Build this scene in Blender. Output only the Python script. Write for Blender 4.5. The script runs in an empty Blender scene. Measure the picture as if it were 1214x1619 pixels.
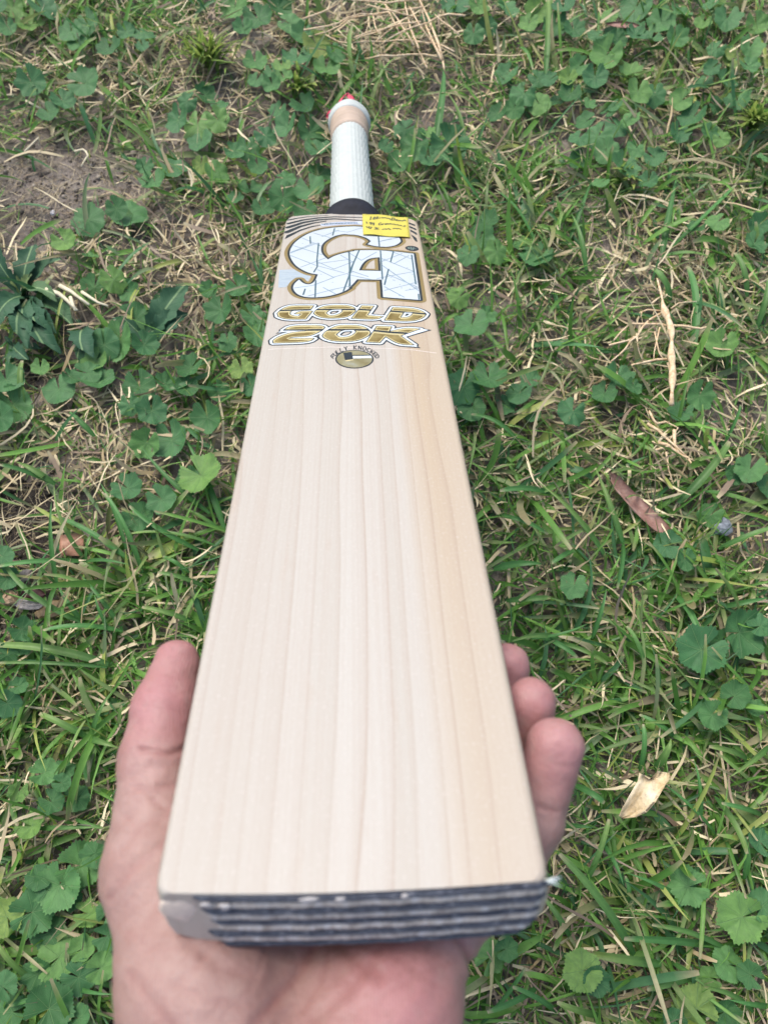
import bpy, math, random
import numpy as np
from mathutils import Vector, Matrix

random.seed(7)
rng = np.random.default_rng(11)
SC = bpy.context.scene
COL = SC.collection

# ------------------------------------------------------------------ camera, sky, sun, exposure
CAM_H = 0.638
PITCH = math.radians(66)
cp, sp = math.cos(PITCH), math.sin(PITCH)
FPX = 1216.0
R_ = np.array([1.0, 0, 0]); F_ = np.array([0, cp, -sp]); U_ = np.array([0, sp, cp]); C_ = np.array([0, 0, CAM_H])
cam_d = bpy.data.cameras.new('camera')
cam_d.sensor_fit = 'VERTICAL'; cam_d.sensor_height = 36.0; cam_d.sensor_width = 27.0
cam_d.lens = 36.0 * FPX / 1619.0
cam_d.clip_start = 0.01; cam_d.clip_end = 500
cam_d.dof.use_dof = True; cam_d.dof.focus_distance = 0.52; cam_d.dof.aperture_fstop = 11.5
cam = bpy.data.objects.new('camera', cam_d); COL.objects.link(cam)
cam.location = (0, 0, CAM_H); cam.rotation_euler = (math.radians(90) - PITCH, 0, 0)
SC.camera = cam

SUN_EL, SUN_AZ = math.radians(62), math.radians(-35)     # azimuth from +Y (ahead), negative = left
world = bpy.data.worlds.new('World'); SC.world = world; world.use_nodes = True
wn = world.node_tree.nodes; wl = world.node_tree.links
sky = wn.new('ShaderNodeTexSky'); sky.sky_type = 'NISHITA'; sky.sun_disc = False
sky.sun_elevation = SUN_EL; sky.sun_rotation = SUN_AZ
sky.air_density = 1.0; sky.dust_density = 4.0; sky.ozone_density = 1.0
wl.new(sky.outputs[0], wn['Background'].inputs[0]); wn['Background'].inputs[1].default_value = 0.12
sun_d = bpy.data.lights.new('sun', 'SUN'); sun_d.energy = 1.1; sun_d.angle = math.radians(28); sun_d.color = (1.0, 0.965, 0.90)
sun = bpy.data.objects.new('sun', sun_d); COL.objects.link(sun)
sdir = Vector((math.sin(SUN_AZ) * math.cos(SUN_EL), math.cos(SUN_AZ) * math.cos(SUN_EL), math.sin(SUN_EL)))
sun.rotation_euler = sdir.to_track_quat('Z', 'Y').to_euler(); sun.location = sdir * 5
SC.view_settings.view_transform = 'Standard'; SC.view_settings.look = 'None'
SC.view_settings.exposure = 1.02; SC.view_settings.gamma = 1.0; SC.view_settings.use_curve_mapping = False
SC.cycles.use_denoising = True
SC.cycles.max_bounces = 8

# ------------------------------------------------------------------ geometry helpers
def P(px, py, z):
    return C_ + R_ * (px - 607) / FPX * z + U_ * (809.5 - py) / FPX * z + F_ * z

def G(px, py, h=0.012):
    """point at height h on the lawn seen at a place of the photograph"""
    d = P(px, py, 1.0) - C_
    return C_ + d * ((h - CAM_H) / d[2])

def to_px(p):
    q = np.asarray(p) - C_
    z = q @ F_
    return 607 + FPX * (q @ R_) / z, 809.5 - FPX * (q @ U_) / z, z

# the bat's own frame: u across the face, v from the toe to the shoulders, w out of the face
T_ = P(558, 1401, .209); S_ = P(556, 347, .631)
V_ = (S_ - T_) / np.linalg.norm(S_ - T_)
_u = P(872, 1401, .209) - P(245, 1401, .209)
W_ = np.cross(_u, V_); W_ /= np.linalg.norm(W_)
UU = np.cross(V_, W_)
BAT_M = Matrix(((UU[0], V_[0], W_[0], T_[0]), (UU[1], V_[1], W_[1], T_[1]), (UU[2], V_[2], W_[2], T_[2]), (0, 0, 0, 1)))

def uv(px, py, w=0.0):
    d = P(px, py, 1.0) - C_
    t = ((T_ + W_ * w - C_) @ W_) / (d @ W_)
    p = C_ + d * t - T_
    return np.array([p @ UU, p @ V_])

def loc3(px, py, z):
    p = P(px, py, z) - T_
    return np.array([p @ UU, p @ V_, p @ W_])

def mesh_obj(name, verts, faces, mat=None, parent=None, smooth=True, cols=None, colname='Col'):
    me = bpy.data.meshes.new(name)
    me.from_pydata([tuple(map(float, v)) for v in verts], [], [tuple(map(int, f)) for f in faces])
    if smooth: me.polygons.foreach_set('use_smooth', [True] * len(me.polygons))
    if cols is not None:
        a = me.color_attributes.new(colname, 'FLOAT_COLOR', 'POINT')
        c = np.ones((len(verts), 4), np.float32); c[:, :3] = np.asarray(cols)[:, :3]
        a.data.foreach_set('color', c.ravel())
    me.update()
    o = bpy.data.objects.new(name, me); COL.objects.link(o)
    if mat: me.materials.append(mat)
    if parent: o.parent = parent
    return o

def np_mesh(name, V, Fq, mat, cols=None, parent=None, smooth=True):
    """fast mesh from numpy quads"""
    me = bpy.data.meshes.new(name)
    me.vertices.add(len(V)); me.vertices.foreach_set('co', V.astype(np.float32).ravel())
    n = len(Fq); k = Fq.shape[1]
    me.loops.add(n * k); me.loops.foreach_set('vertex_index', Fq.astype(np.int32).ravel())
    me.polygons.add(n); me.polygons.foreach_set('loop_start', (np.arange(n) * k).astype(np.int32))
    me.polygons.foreach_set('loop_total', np.full(n, k, np.int32))
    if smooth: me.polygons.foreach_set('use_smooth', np.ones(n, bool))
    me.update(calc_edges=True); me.validate()
    if cols is not None:
        a = me.color_attributes.new('Col', 'FLOAT_COLOR', 'POINT')
        c = np.ones((len(V), 4), np.float32); c[:, :3] = cols[:, :3]
        a.data.foreach_set('color', c.ravel())
    me.materials.append(mat)
    o = bpy.data.objects.new(name, me); COL.objects.link(o)
    if parent: o.parent = parent
    return o

def empty(name, loc=(0, 0, 0)):
    o = bpy.data.objects.new(name, None); o.empty_display_size = 0.02; COL.objects.link(o); o.location = loc
    return o

def tag(o, label=None, cat=None, group=None, kind=None):
    if label: o['label'] = label
    if cat: o['category'] = cat
    if group: o['group'] = group
    if kind: o['kind'] = kind
    return o

def tube(path, radii, sides=8, cap=True):
    """verts, faces of a tube along a list of points"""
    path = [np.asarray(p, float) for p in path]
    vs, fs = [], []
    n = len(path); prev = None
    for i, p in enumerate(path):
        d = path[min(i + 1, n - 1)] - path[max(i - 1, 0)]; d = d / (np.linalg.norm(d) + 1e-12)
        if prev is None:
            a = np.array([0, 0, 1.0]) if abs(d[2]) < .9 else np.array([1.0, 0, 0])
        else: a = prev
        x = a - d * (a @ d); x /= np.linalg.norm(x); prev = x; y = np.cross(d, x)
        r = radii[i] if hasattr(radii, '__len__') else radii
        for k in range(sides):
            t = 2 * math.pi * k / sides
            vs.append(p + r * (math.cos(t) * x + math.sin(t) * y))
    for i in range(n - 1):
        for k in range(sides):
            k2 = (k + 1) % sides
            fs.append((i * sides + k, i * sides + k2, (i + 1) * sides + k2, (i + 1) * sides + k))
    if cap:
        fs.append(tuple(range(sides))[::-1]); fs.append(tuple((n - 1) * sides + k for k in range(sides)))
    return vs, fs

# ------------------------------------------------------------------ material helpers
class NT:
    def __init__(s, name, rough=.6, spec=.4, metallic=0.0):
        s.m = bpy.data.materials.new(name); s.m.use_nodes = True
        s.n = s.m.node_tree.nodes; s.l = s.m.node_tree.links; s.b = s.n['Principled BSDF']
        s.b.inputs['Roughness'].default_value = rough; s.b.inputs['Metallic'].default_value = metallic
        s.b.inputs['Specular IOR Level'].default_value = spec
    def node(s, t, **kw):
        x = s.n.new(t)
        for k, v in kw.items(): setattr(x, k, v)
        return x
    def link(s, a, b): s.l.new(a, b)
    def val(s, x, sock):
        if hasattr(x, 'is_linked') or hasattr(x, 'links'): s.l.new(x, sock)
        else: sock.default_value = x
    def math(s, op, a, b=0.0, c=0.0, clamp=False):
        x = s.node('ShaderNodeMath', operation=op); x.use_clamp = clamp
        s.val(a, x.inputs[0]); s.val(b, x.inputs[1]); s.val(c, x.inputs[2]); return x.outputs[0]
    def coord(s, which='Object'): return s.node('ShaderNodeTexCoord').outputs[which]
    def mapping(s, vec, scale=(1, 1, 1), loc=(0, 0, 0)):
        x = s.node('ShaderNodeMapping'); x.inputs['Scale'].default_value = scale; x.inputs['Location'].default_value = loc
        s.l.new(vec, x.inputs[0]); return x.outputs[0]
    def noise(s, vec, scale=5, detail=3, rough=.5, dist=0):
        x = s.node('ShaderNodeTexNoise'); x.inputs['Scale'].default_value = scale; x.inputs['Detail'].default_value = detail
        x.inputs['Roughness'].default_value = rough; x.inputs['Distortion'].default_value = dist
        s.l.new(vec, x.inputs['Vector']); return x.outputs[0]
    def ramp(s, fac, stops, interp='LINEAR'):
        x = s.node('ShaderNodeValToRGB'); r = x.color_ramp; r.interpolation = interp
        while len(r.elements) < len(stops): r.elements.new(.5)
        for e, (p, c) in zip(r.elements, stops):
            e.position = p; e.color = (c, c, c, 1) if not hasattr(c, '__len__') else (*c[:3], 1)
        s.l.new(fac, x.inputs[0]); return x.outputs[0]
    def mix(s, fac, a, b, blend='MIX'):
        x = s.node('ShaderNodeMix', data_type='RGBA', blend_type=blend)
        s.val(fac, x.inputs[0])
        for q, i in ((a, 6), (b, 7)):
            if hasattr(q, '__len__'): x.inputs[i].default_value = (*q[:3], 1)
            else: s.l.new(q, x.inputs[i])
        return x.outputs[2]
    def bump(s, h, strength=.3, dist=.001):
        x = s.node('ShaderNodeBump'); x.inputs['Strength'].default_value = strength; x.inputs['Distance'].default_value = dist
        s.l.new(h, x.inputs['Height']); s.l.new(x.outputs[0], s.b.inputs['Normal'])
    def base(s, c):
        if hasattr(c, '__len__'): s.b.inputs['Base Color'].default_value = (*c[:3], 1)
        else: s.l.new(c, s.b.inputs['Base Color'])

def simple(name, col, rough=.6, spec=.4, metallic=0.0, var=.12, scale=200, bump=0.0):
    t = NT(name, rough, spec, metallic)
    n = t.noise(t.coord(), scale, 3)
    lo = tuple(c * (1 - var) for c in col); hi = tuple(min(1, c * (1 + var)) for c in col)
    t.base(t.ramp(n, [(.3, lo), (.7, hi)]))
    if bump: t.bump(n, bump, .0004)
    return t.m

def wood_material(name, end=False):
    t = NT(name, .42, .35)
    co = t.coord()
    sep = t.node('ShaderNodeSeparateXYZ'); t.link(co, sep.inputs[0]); u, v = sep.outputs[0], sep.outputs[1]
    # long growth rings: u bent slowly along v, fanning wider toward the toe's right side
    slow = t.noise(t.mapping(co, (6, 2.2, 6)), 1.0, 2)
    lam = t.math('MULTIPLY_ADD', slow, .022, u)
    fan = t.math('MULTIPLY', t.math('MULTIPLY', u, v), -.22)
    lam = t.math('ADD', lam, fan)
    irr = t.noise(t.mapping(co, (42, .7, 1)), 1.0, 2)
    ph = t.math('ADD', t.math('MULTIPLY', lam, 122.0), t.math('MULTIPLY', irr, 3.0))
    fr = t.math('FRACT', ph)
    ring = t.ramp(fr, [(0, 0.0), (.55, .03), (.82, .20), (.93, .50), (.972, 1.0), (1.0, .10)])
    cell = t.math('FLOOR', ph)
    wn_ = t.node('ShaderNodeTexWhiteNoise', noise_dimensions='1D'); t.link(cell, wn_.inputs['W'])
    tone = wn_.outputs['Value']
    base = t.mix(tone, (.428, .405, .360), (.462, .445, .405))
    cloud = t.noise(t.mapping(co, (22, 5, 10)), 1.0, 3)
    base = t.mix(t.ramp(cloud, [(.35, 0), (.75, .5)]), base, (.425, .385, .338))
    # warm heartwood along the right edge
    ht = t.math('ADD', u, t.math('MULTIPLY', slow, .012))
    heart = t.ramp(t.math('MULTIPLY_ADD', ht, 12.0, 0.0), [(.34, 0.0), (.42, .50), (.52, .78), (.64, .62)])
    base = t.mix(t.math('MULTIPLY', heart, t.ramp(t.math('MULTIPLY', v, 3.0), [(0, .55), (.7, 1)])), base, (.415, .318, .205))
    base = t.mix(t.math('MULTIPLY', t.math('MULTIPLY', ring, t.ramp(tone, [(0, .28), (.6, .46), (1, .70)])), 1.0), base, (.30, .215, .155))
    fine_ = t.noise(t.mapping(co, (1100, 3.5, 1)), 1.0, 2)
    base = t.mix(t.ramp(fine_, [(.40, .16), (.58, 0)]), base, (.36, .28, .22))
    blot = t.noise(t.mapping(co, (160, 26, 1)), 1.0, 3)
    base = t.mix(t.ramp(blot, [(.62, 0), (.74, .22)]), base, (.40, .30, .23))
    fib = t.noise(t.mapping(co, (2600, 160, 900)), 1.0, 2)
    base = t.mix(t.ramp(fib, [(.35, .12), (.6, 0)]), base, (.34, .25, .19))
    speck = t.noise(t.mapping(co, (900, 700, 900)), 1.0, 1)
    base = t.mix(t.ramp(speck, [(.60, 0), (.72, .25)]), base, (.56, .53, .50))
    t.base(base)
    t.bump(fib, .12, .0002)
    t.b.inputs['Coat Weight'].default_value = .15; t.b.inputs['Coat Roughness'].default_value = .35
    return t.m

# ------------------------------------------------------------------ ground
def hash_noise(x, y, s, seed=0):
    """cheap smooth value noise on numpy arrays"""
    x = x * s + seed * 17.3; y = y * s - seed * 9.1
    xi = np.floor(x); yi = np.floor(y); fx = x - xi; fy = y - yi
    fx = fx * fx * (3 - 2 * fx); fy = fy * fy * (3 - 2 * fy)
    def h(a, b):
        q = np.sin(a * 127.1 + b * 311.7 + seed * 74.7) * 43758.5453
        return q - np.floor(q)
    return (h(xi, yi) * (1 - fx) + h(xi + 1, yi) * fx) * (1 - fy) + (h(xi, yi + 1) * (1 - fx) + h(xi + 1, yi + 1) * fx) * fy

def soil_height(x, y):
    return .010 * (hash_noise(x, y, 6, 1) - .5) + .006 * (hash_noise(x, y, 22, 2) - .5) + .003 * (hash_noise(x, y, 80, 3) - .5)

def soil_material():
    t = NT('soil', .95, .15)
    co = t.coord()
    a = t.noise(co, 9, 6, .6); b = t.noise(co, 120, 5, .65); c = t.noise(co, 900, 3, .6)
    col = t.ramp(a, [(.3, (.18, .155, .135)), (.55, (.33, .29, .25)), (.75, (.43, .385, .34))])
    col = t.mix(t.ramp(b, [(.35, .55), (.55, 0)]), col, (.06, .047, .038))
    col = t.mix(t.ramp(c, [(.55, 0), (.75, .6)]), col, (.33, .28, .23))
    for (dx_, dy_, rr_) in ((25, 830, .10), (25, 950, .07), (60, 580, .05)):           # damp dark earth
        c0_ = G(dx_, dy_, 0); dn = t.node('ShaderNodeVectorMath', operation='DISTANCE'); t.link(co, dn.inputs[0]); dn.inputs[1].default_value = tuple(c0_)
        dm = t.math('ADD', dn.outputs['Value'], t.math('MULTIPLY', a, .04))
        col = t.mix(t.ramp(t.math('MULTIPLY', dm, 1 / rr_), [(.55, .88), (1.0, 0)]), col, (.035, .030, .027))
    ln_ = t.node('ShaderNodeVectorMath', operation='LENGTH'); t.link(co, ln_.inputs[0])
    turf = t.ramp(t.noise(co, 14, 4, .7), [(.35, (.060, .095, .040)), (.65, (.13, .17, .075))])
    col = t.mix(t.ramp(t.math('MULTIPLY', ln_.outputs['Value'], .2), [(.28, 0), (.60, .9)]), col, turf)
    t.base(col)
    t.bump(t.math('ADD', b, c), .9, .004)
    return t.m
def axis_pts(lo, hi, step, far):
    m = np.arange(lo, hi + step / 2, step)
    g = [hi]; s = step
    while g[-1] < far: s *= 1.35; g.append(g[-1] + s)
    g2 = [lo]; s = step
    while g2[-1] > -far: s *= 1.35; g2.append(g2[-1] - s)
    return np.concatenate([np.array(g2[1:])[::-1], m, np.array(g[1:])])
ax = axis_pts(-.75, .75, .006, 90); ay = axis_pts(-.15, 1.25, .006, 90)
X, Y = np.meshgrid(ax, ay); Z = soil_height(X, Y)
Vg = np.stack([X.ravel(), Y.ravel(), Z.ravel()], 1); nx, ny = len(ax), len(ay)
ii = (np.arange(ny - 1)[:, None] * nx + np.arange(nx - 1)[None, :]).ravel()
ground = np_mesh('ground', Vg, np.stack([ii, ii + 1, ii + nx + 1, ii + nx], 1), soil_material())
tag(ground, kind='structure')

# ------------------------------------------------------------------ cricket bat
bat = empty('cricket_bat'); bat.matrix_world = BAT_M
tag(bat, 'pale willow cricket bat with gold and white stickers, its toe resting in a hand', 'cricket bat')
WOOD = wood_material('willow')

def lerp_tab(tab, x):
    xs = [a for a, _ in tab]; ys = [b for _, b in tab]
    return float(np.interp(x, xs, ys))
EDGE_T = [(0, .0262), (.03, .029), (.1, .034), (.25, .038), (.42, .034), (.5, .026), (.56, .020)]
SPINE_T = [(0, .0285), (.01, .031), (.05, .041), (.12, .052), (.25, .060), (.4, .055), (.5, .042), (.56, .034)]
HW = .054
def blade_section(v, hw, e, s):
    bg = .0006 + .0016 * max(0, 1 - v / .03)
    """ring of (u, w), starting at the face's left edge, going right over the face and back underneath"""
    pts = []; r = .0028
    for k in range(5):
        a = math.pi - k * math.pi / 8
        pts.append((-hw + r + r * math.cos(a), -r + r * math.sin(a)))
    for k in range(1, 12): pts.append((-hw + r + (2 * hw - 2 * r) * k / 12, 0.0))
    for k in range(5):
        a = math.pi / 2 - k * math.pi / 8
        pts.append((hw - r + r * math.cos(a), -r + r * math.sin(a)))
    n = 5
    for k in range(1, n): pts.append((hw + bg * math.sin(math.pi * k / n * .8), -r - (e - r) * k / n))
    m = 20                                           # back: concave flanks up to the spine
    for k in range(m + 1):
        x = (hw * .985 + bg * .5) * (1 - 2 * k / m); q = 1 - abs(x) / (hw * .985 + bg * .5)
        pts.append((x, -(e - .001) - (s - e) * (q ** 1.35 * .8 + .2 * math.sin(q * math.pi / 2)) - .004 * min(1, q * 8)))
    for k in range(n - 1, 0, -1): pts.append((-hw - bg * .5 * math.sin(math.pi * k / n * .8), -r - (e - r) * k / n))
    return pts
def end_v(u): return .5565 - .10 * u - 4.0 * u * u
vs, fs = [], []; rings = []
stations = [(0, .0515), (.001, .0528), (.0025, .0537), (.005, .054), (.009, .054)] + [(x, .054) for x in np.linspace(.02, .54, 40)] + [(.5495, .054), (.5525, .0537), (.555, .0528), (.5565, .0515)]
for v, hw in stations:
    ring = []
    for (u, w) in blade_section(v, hw, lerp_tab(EDGE_T, v), lerp_tab(SPINE_T, v)):
        k = max(0, (v - .30) / (.5565 - .30)) ** 2
        vv = v + (end_v(u) - .5565) * k - .0016 * (1 - (u / .054) ** 2) * max(0, 1 - v / .03)
        ring.append(len(vs)); vs.append((u, vv, w))
    rings.append(ring)
last = rings[-1]                                     # rounded shoulders falling away from the face
base_pts = [vs[i] for i in last]
for (f, dv) in ((.985, .0018), (.93, .0050), (.80, .0085), (.5, .012), (.2, .013)):
    ring = []
    for (u, vv, w) in base_pts:
        ring.append(len(vs)); vs.append((u * f, vv + dv, -.018 + (w + .018) * f))
    rings.append(ring)
for a, b in zip(rings[:-1], rings[1:]):
    n = len(a)
    for k in range(n): fs.append((a[k], a[(k + 1) % n], b[(k + 1) % n], b[k]))
fs.append(tuple(rings[0][::-1])); fs.append(tuple(rings[-1]))
fs = [tuple(reversed(f)) for f in fs]
blade = mesh_obj('blade', vs, fs, WOOD, bat)
blade.data.polygons[len(fs) - 2].use_smooth = False
for p in blade.data.polygons:
    c = p.center
    if abs(c.z) < 1e-5: p.use_smooth = False

# toe guard: laminated dark and tan strips across the toe
DARK = NT('toe_rubber', .75, .3)
_n = DARK.noise(DARK.mapping(DARK.coord(), (1, 1, 1)), 420, 5, .7)
DARK.base(DARK.ramp(_n, [(.35, (.030, .034, .048)), (.58, (.075, .085, .11)), (.78, (.26, .27, .30))])); DARK.bump(_n, .8, .0006)
DARK = DARK.m
TAN = NT('toe_laminate', .8, .3)
_n = TAN.noise(TAN.mapping(TAN.coord(), (1, 1, .5)), 380, 5, .7)
TAN.base(TAN.ramp(_n, [(.32, (.26, .225, .195)), (.5, (.47, .42, .37)), (.66, (.62, .60, .58))])); TAN.bump(_n, .7, .0006)
TAN = TAN.m
def half_at(w):
    t = -w
    return .0540 if t < .022 else .0540 - .0040 * ((t - .022) / .0105) ** 1.8
guard = empty('toe_guard'); guard.parent = bat
def toe_strip(name, w0, w1, prot, mat, ul=None):
    vs, fs = [], []; nu = 90; cross = [(0, 0), (.12, .55), (.3, .9), (.5, 1.0), (.7, .9), (.88, .55), (1, 0)]
    h = min(half_at(w0), half_at(w1)); u0 = -h if ul is None else ul
    for i in range(nu + 1):
        u = u0 + (h - u0) * i / nu
        endf = min(1, min(i, nu - i) / 2.5)
        j = .00010 * math.sin(u * 500 + w0 * 9000) + .00012 * (random.random() - .5)
        for (f, b) in cross:
            w = w0 + (w1 - w0) * f + (.00012 * math.sin(u * 430 + w0 * 5000) if 0 < f < 1 else 0)
            vs.append((u, -.0016 * (1 - (u / .054) ** 2) - (prot + j) * b * endf + .0004, w))
    m = len(cross)
    for i in range(nu):
        for k in range(m - 1):
            a = i * m + k; fs.append((a, a + 1, a + m + 1, a + m))
    return mesh_obj(name, vs, fs, mat, guard)
w = -.0012
for k in range(5):
    toe_strip('dark_layer', w, w - .0027, .0014 + .0003 * (k % 2), DARK, [-.0445, -.0425, -.041, -.043, -.040][k])
    w -= .0027
    if k < 4: toe_strip('tan_layer', w, w - .0043, .0013, TAN, [-.043, -.0415, -.040, -.041][k])
    w -= .0043
GLUE = simple('dried_glue', (.44, .42, .41), .35, .5, var=.1, scale=300)
def blob(name, c, r, mat, parent, seed=0, n=14, m=7):
    rnd = random.Random(seed); vs, fs = [], []
    ph = [rnd.random() * 6.28 for _ in range(3)]
    for i in range(m + 1):
        th = math.pi * i / m
        for k in range(n):
            a = 2 * math.pi * k / n
            q = 1 + .14 * math.sin(2 * a + ph[0]) + .1 * math.sin(3 * a + ph[1] + th) + .06 * math.sin(5 * a + ph[2])
            vs.append((c[0] + r[0] * q * math.sin(th) * math.cos(a), c[1] + r[1] * math.cos(th), c[2] + r[2] * q * math.sin(th) * math.sin(a)))
    for i in range(m):
        for k in range(n):
            fs.append((i * n + k, i * n + (k + 1) % n, (i + 1) * n + (k + 1) % n, (i + 1) * n + k))
    return mesh_obj(name, vs, fs, mat, parent)
SCUFF = simple('scuffed_corner', (.70, .59, .50), .6, .3, var=.12, scale=350)
blob('worn_corner', (-.0485, .0003, -.0105), (.0050, .0011, .0085), SCUFF, guard, 3)
blob('glue_drop', (-.0348, -.0020, -.0048), (.0019, .0008, .0013), GLUE, guard, 5)
for k, (uu, ww, ru) in enumerate([(-.012, -.0020, .0030), (-.0035, -.0024, .0014), (.014, -.0018, .0011), (-.040, -.0030, .0016)]):
    blob('glue_smear', (uu, -.0023, ww), (ru, .0005, .0009), GLUE, guard, 20 + k)
# frayed tuft of dried glue at the right corner
GL2 = simple('glue_thread', (.55, .60, .58), .5, .4)
vs, fs = [], []
for k in range(7):
    a = random.uniform(-.6, .9); L = random.uniform(.003, .006)
    p0 = np.array([.0525, .0005, -.002]); d = np.array([math.cos(a), .3 * random.uniform(-1, 1), math.sin(a) * .6])
    v2, f2 = tube([p0, p0 + d * L * .5, p0 + d * L + np.array([0, 0, -.0006])], [.0004, .0003, .0001], 5)
    fs += [tuple(i + len(vs) for i in f) for f in f2]; vs += v2
mesh_obj('glue_thread', vs, fs, GL2, guard)

# ---- stickers: shapes traced in the plane of the face, cut out of thin sheets
STEP = .0003
U0g, V0g = -.0545, .268
NU, NV = int(.109 / STEP), int(.296 / STEP)
gu = U0g + STEP * np.arange(NU); gv = V0g + STEP * np.arange(NV)
BIG = np.full((NV, NU), 1.0, np.float32)
def cropA(pts): return [(440 + x / 10.117, 335 + y / 10.117) for x, y in pts]
def cropB(pts): return [(550 + x / 9.338, 335 + y / 9.338) for x, y in pts]
def cropC(pts): return [(420 + x / 8.671, 475 + y / 8.671) for x, y in pts]
def cropD(pts): return [(550 + x / 8.671, 475 + y / 8.671) for x, y in pts]
def cropE(pts): return [(570 + x / 12.14, 335 + y / 12.14) for x, y in pts]
def smooth_poly(p, it=2, closed=True, keep=38):
    """corner cutting that keeps sharp corners"""
    p = [np.array(q, float) for q in p]
    for _ in range(it):
        out = []; n = len(p)
        for i in range(n):
            if not closed and i in (0, n - 1): out.append(p[i]); continue
            a, b, c = p[i - 1], p[i], p[(i + 1) % n]
            d1 = b - a; d2 = c - b
            ang = math.degrees(abs(math.atan2(d1[0] * d2[1] - d1[1] * d2[0], d1 @ d2)))
            if ang > keep: out.append(b)
            else: out += [b - d1 * .25, b + d2 * .25]
        p = out
    return [tuple(q) for q in p]
def poly_sdf(px_pts, margin=.008, isuv=False):
    pts = np.array([p if isuv else uv(*p) for p in px_pts])
    out = BIG.copy()
    lo = pts.min(0) - margin; hi = pts.max(0) + margin
    i0, i1 = max(0, int((lo[0] - U0g) / STEP)), min(NU, int((hi[0] - U0g) / STEP) + 2)
    j0, j1 = max(0, int((lo[1] - V0g) / STEP)), min(NV, int((hi[1] - V0g) / STEP) + 2)
    if i1 <= i0 or j1 <= j0: return out
    gx, gy = np.meshgrid(gu[i0:i1], gv[j0:j1]); gx = gx.astype(np.float32); gy = gy.astype(np.float32)
    d2 = np.full(gx.shape, 1.0, np.float32); ins = np.zeros(gx.shape, bool)
    n = len(pts)
    for k in range(n):
        ax_, ay_ = pts[k]; bx, by = pts[(k + 1) % n]
        ex, ey = bx - ax_, by - ay_; L = ex * ex + ey * ey + 1e-16
        t = np.clip(((gx - ax_) * ex + (gy - ay_) * ey) / L, 0, 1)
        dx = gx - ax_ - t * ex; dy = gy - ay_ - t * ey
        d2 = np.minimum(d2, dx * dx + dy * dy)
        if ay_ != by:
            c = ((ay_ > gy) != (by > gy)) & (gx < ex * (gy - ay_) / ey + ax_)
            ins ^= c
    d = np.sqrt(d2); d[ins] *= -1
    out[j0:j1, i0:i1] = d
    return out
def stroke_sdf(px_pts, w0, w1=None, isuv=False):
    """distance to a polyline minus half its width (metres)"""
    pts = np.array([p if isuv else uv(*p) for p in px_pts]); w1 = w0 if w1 is None else w1
    out = BIG.copy(); m = .004
    lo = pts.min(0) - m; hi = pts.max(0) + m
    i0, i1 = max(0, int((lo[0] - U0g) / STEP)), min(NU, int((hi[0] - U0g) / STEP) + 2)
    j0, j1 = max(0, int((lo[1] - V0g) / STEP)), min(NV, int((hi[1] - V0g) / STEP) + 2)
    gx, gy = np.meshgrid(gu[i0:i1], gv[j0:j1]); best = np.full(gx.shape, 1.0)
    n = len(pts) - 1
    for k in range(n):
        a, b = pts[k], pts[k + 1]; e = b - a
        t = np.clip(((gx - a[0]) * e[0] + (gy - a[1]) * e[1]) / (e @ e + 1e-16), 0, 1)
        wd = (w0 + (w1 - w0) * (k + t) / n) / 2
        best = np.minimum(best, np.hypot(gx - a[0] - t * e[0], gy - a[1] - t * e[1]) - wd)
    out[j0:j1, i0:i1] = best
    return out
def layer(name, sdf, level, h, mat, parent):
    """thin sheet covering sdf < level, at height h over the face"""
    s = (sdf - level).astype(np.float64); s[s == 0] = 1e-9
    inn = s < 0
    a, b, c, d = inn[:-1, :-1], inn[:-1, 1:], inn[1:, 1:], inn[1:, :-1]
    full = a & b & c & d; anyi = (a | b | c | d) & ~full
    vs, fs = [], []
    for j in np.nonzero(full.any(1))[0]:
        row = full[j].astype(np.int8); dd = np.diff(np.concatenate([[0], row, [0]]))
        for i0, i1 in zip(np.nonzero(dd == 1)[0], np.nonzero(dd == -1)[0]):
            k = len(vs); u0, u1 = U0g + STEP * i0, U0g + STEP * i1; v0, v1 = V0g + STEP * j, V0g + STEP * (j + 1)
            vs += [(u0, v0, h), (u1, v0, h), (u1, v1, h), (u0, v1, h)]; fs.append((k, k + 1, k + 2, k + 3))
    for j, i in zip(*np.nonzero(anyi)):
        cs = ((i, j), (i + 1, j), (i + 1, j + 1), (i, j + 1)); val = [s[y, x] for x, y in cs]
        poly = []
        for q in range(4):
            x0, y0 = cs[q]; x1, y1 = cs[(q + 1) % 4]; s0, s1 = val[q], val[(q + 1) % 4]
            if s0 < 0: poly.append((x0, y0))
            if (s0 < 0) != (s1 < 0):
                t = s0 / (s0 - s1)
                t = min(max(t, .02), .98); poly.append((x0 + (x1 - x0) * t, y0 + (y1 - y0) * t))
        if len(poly) >= 3:
            k = len(vs); vs += [(U0g + STEP * x, V0g + STEP * y, h) for x, y in poly]; fs.append(tuple(range(k, k + len(poly))))
    return mesh_obj(name, vs, fs, mat, parent, smooth=False)

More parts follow.
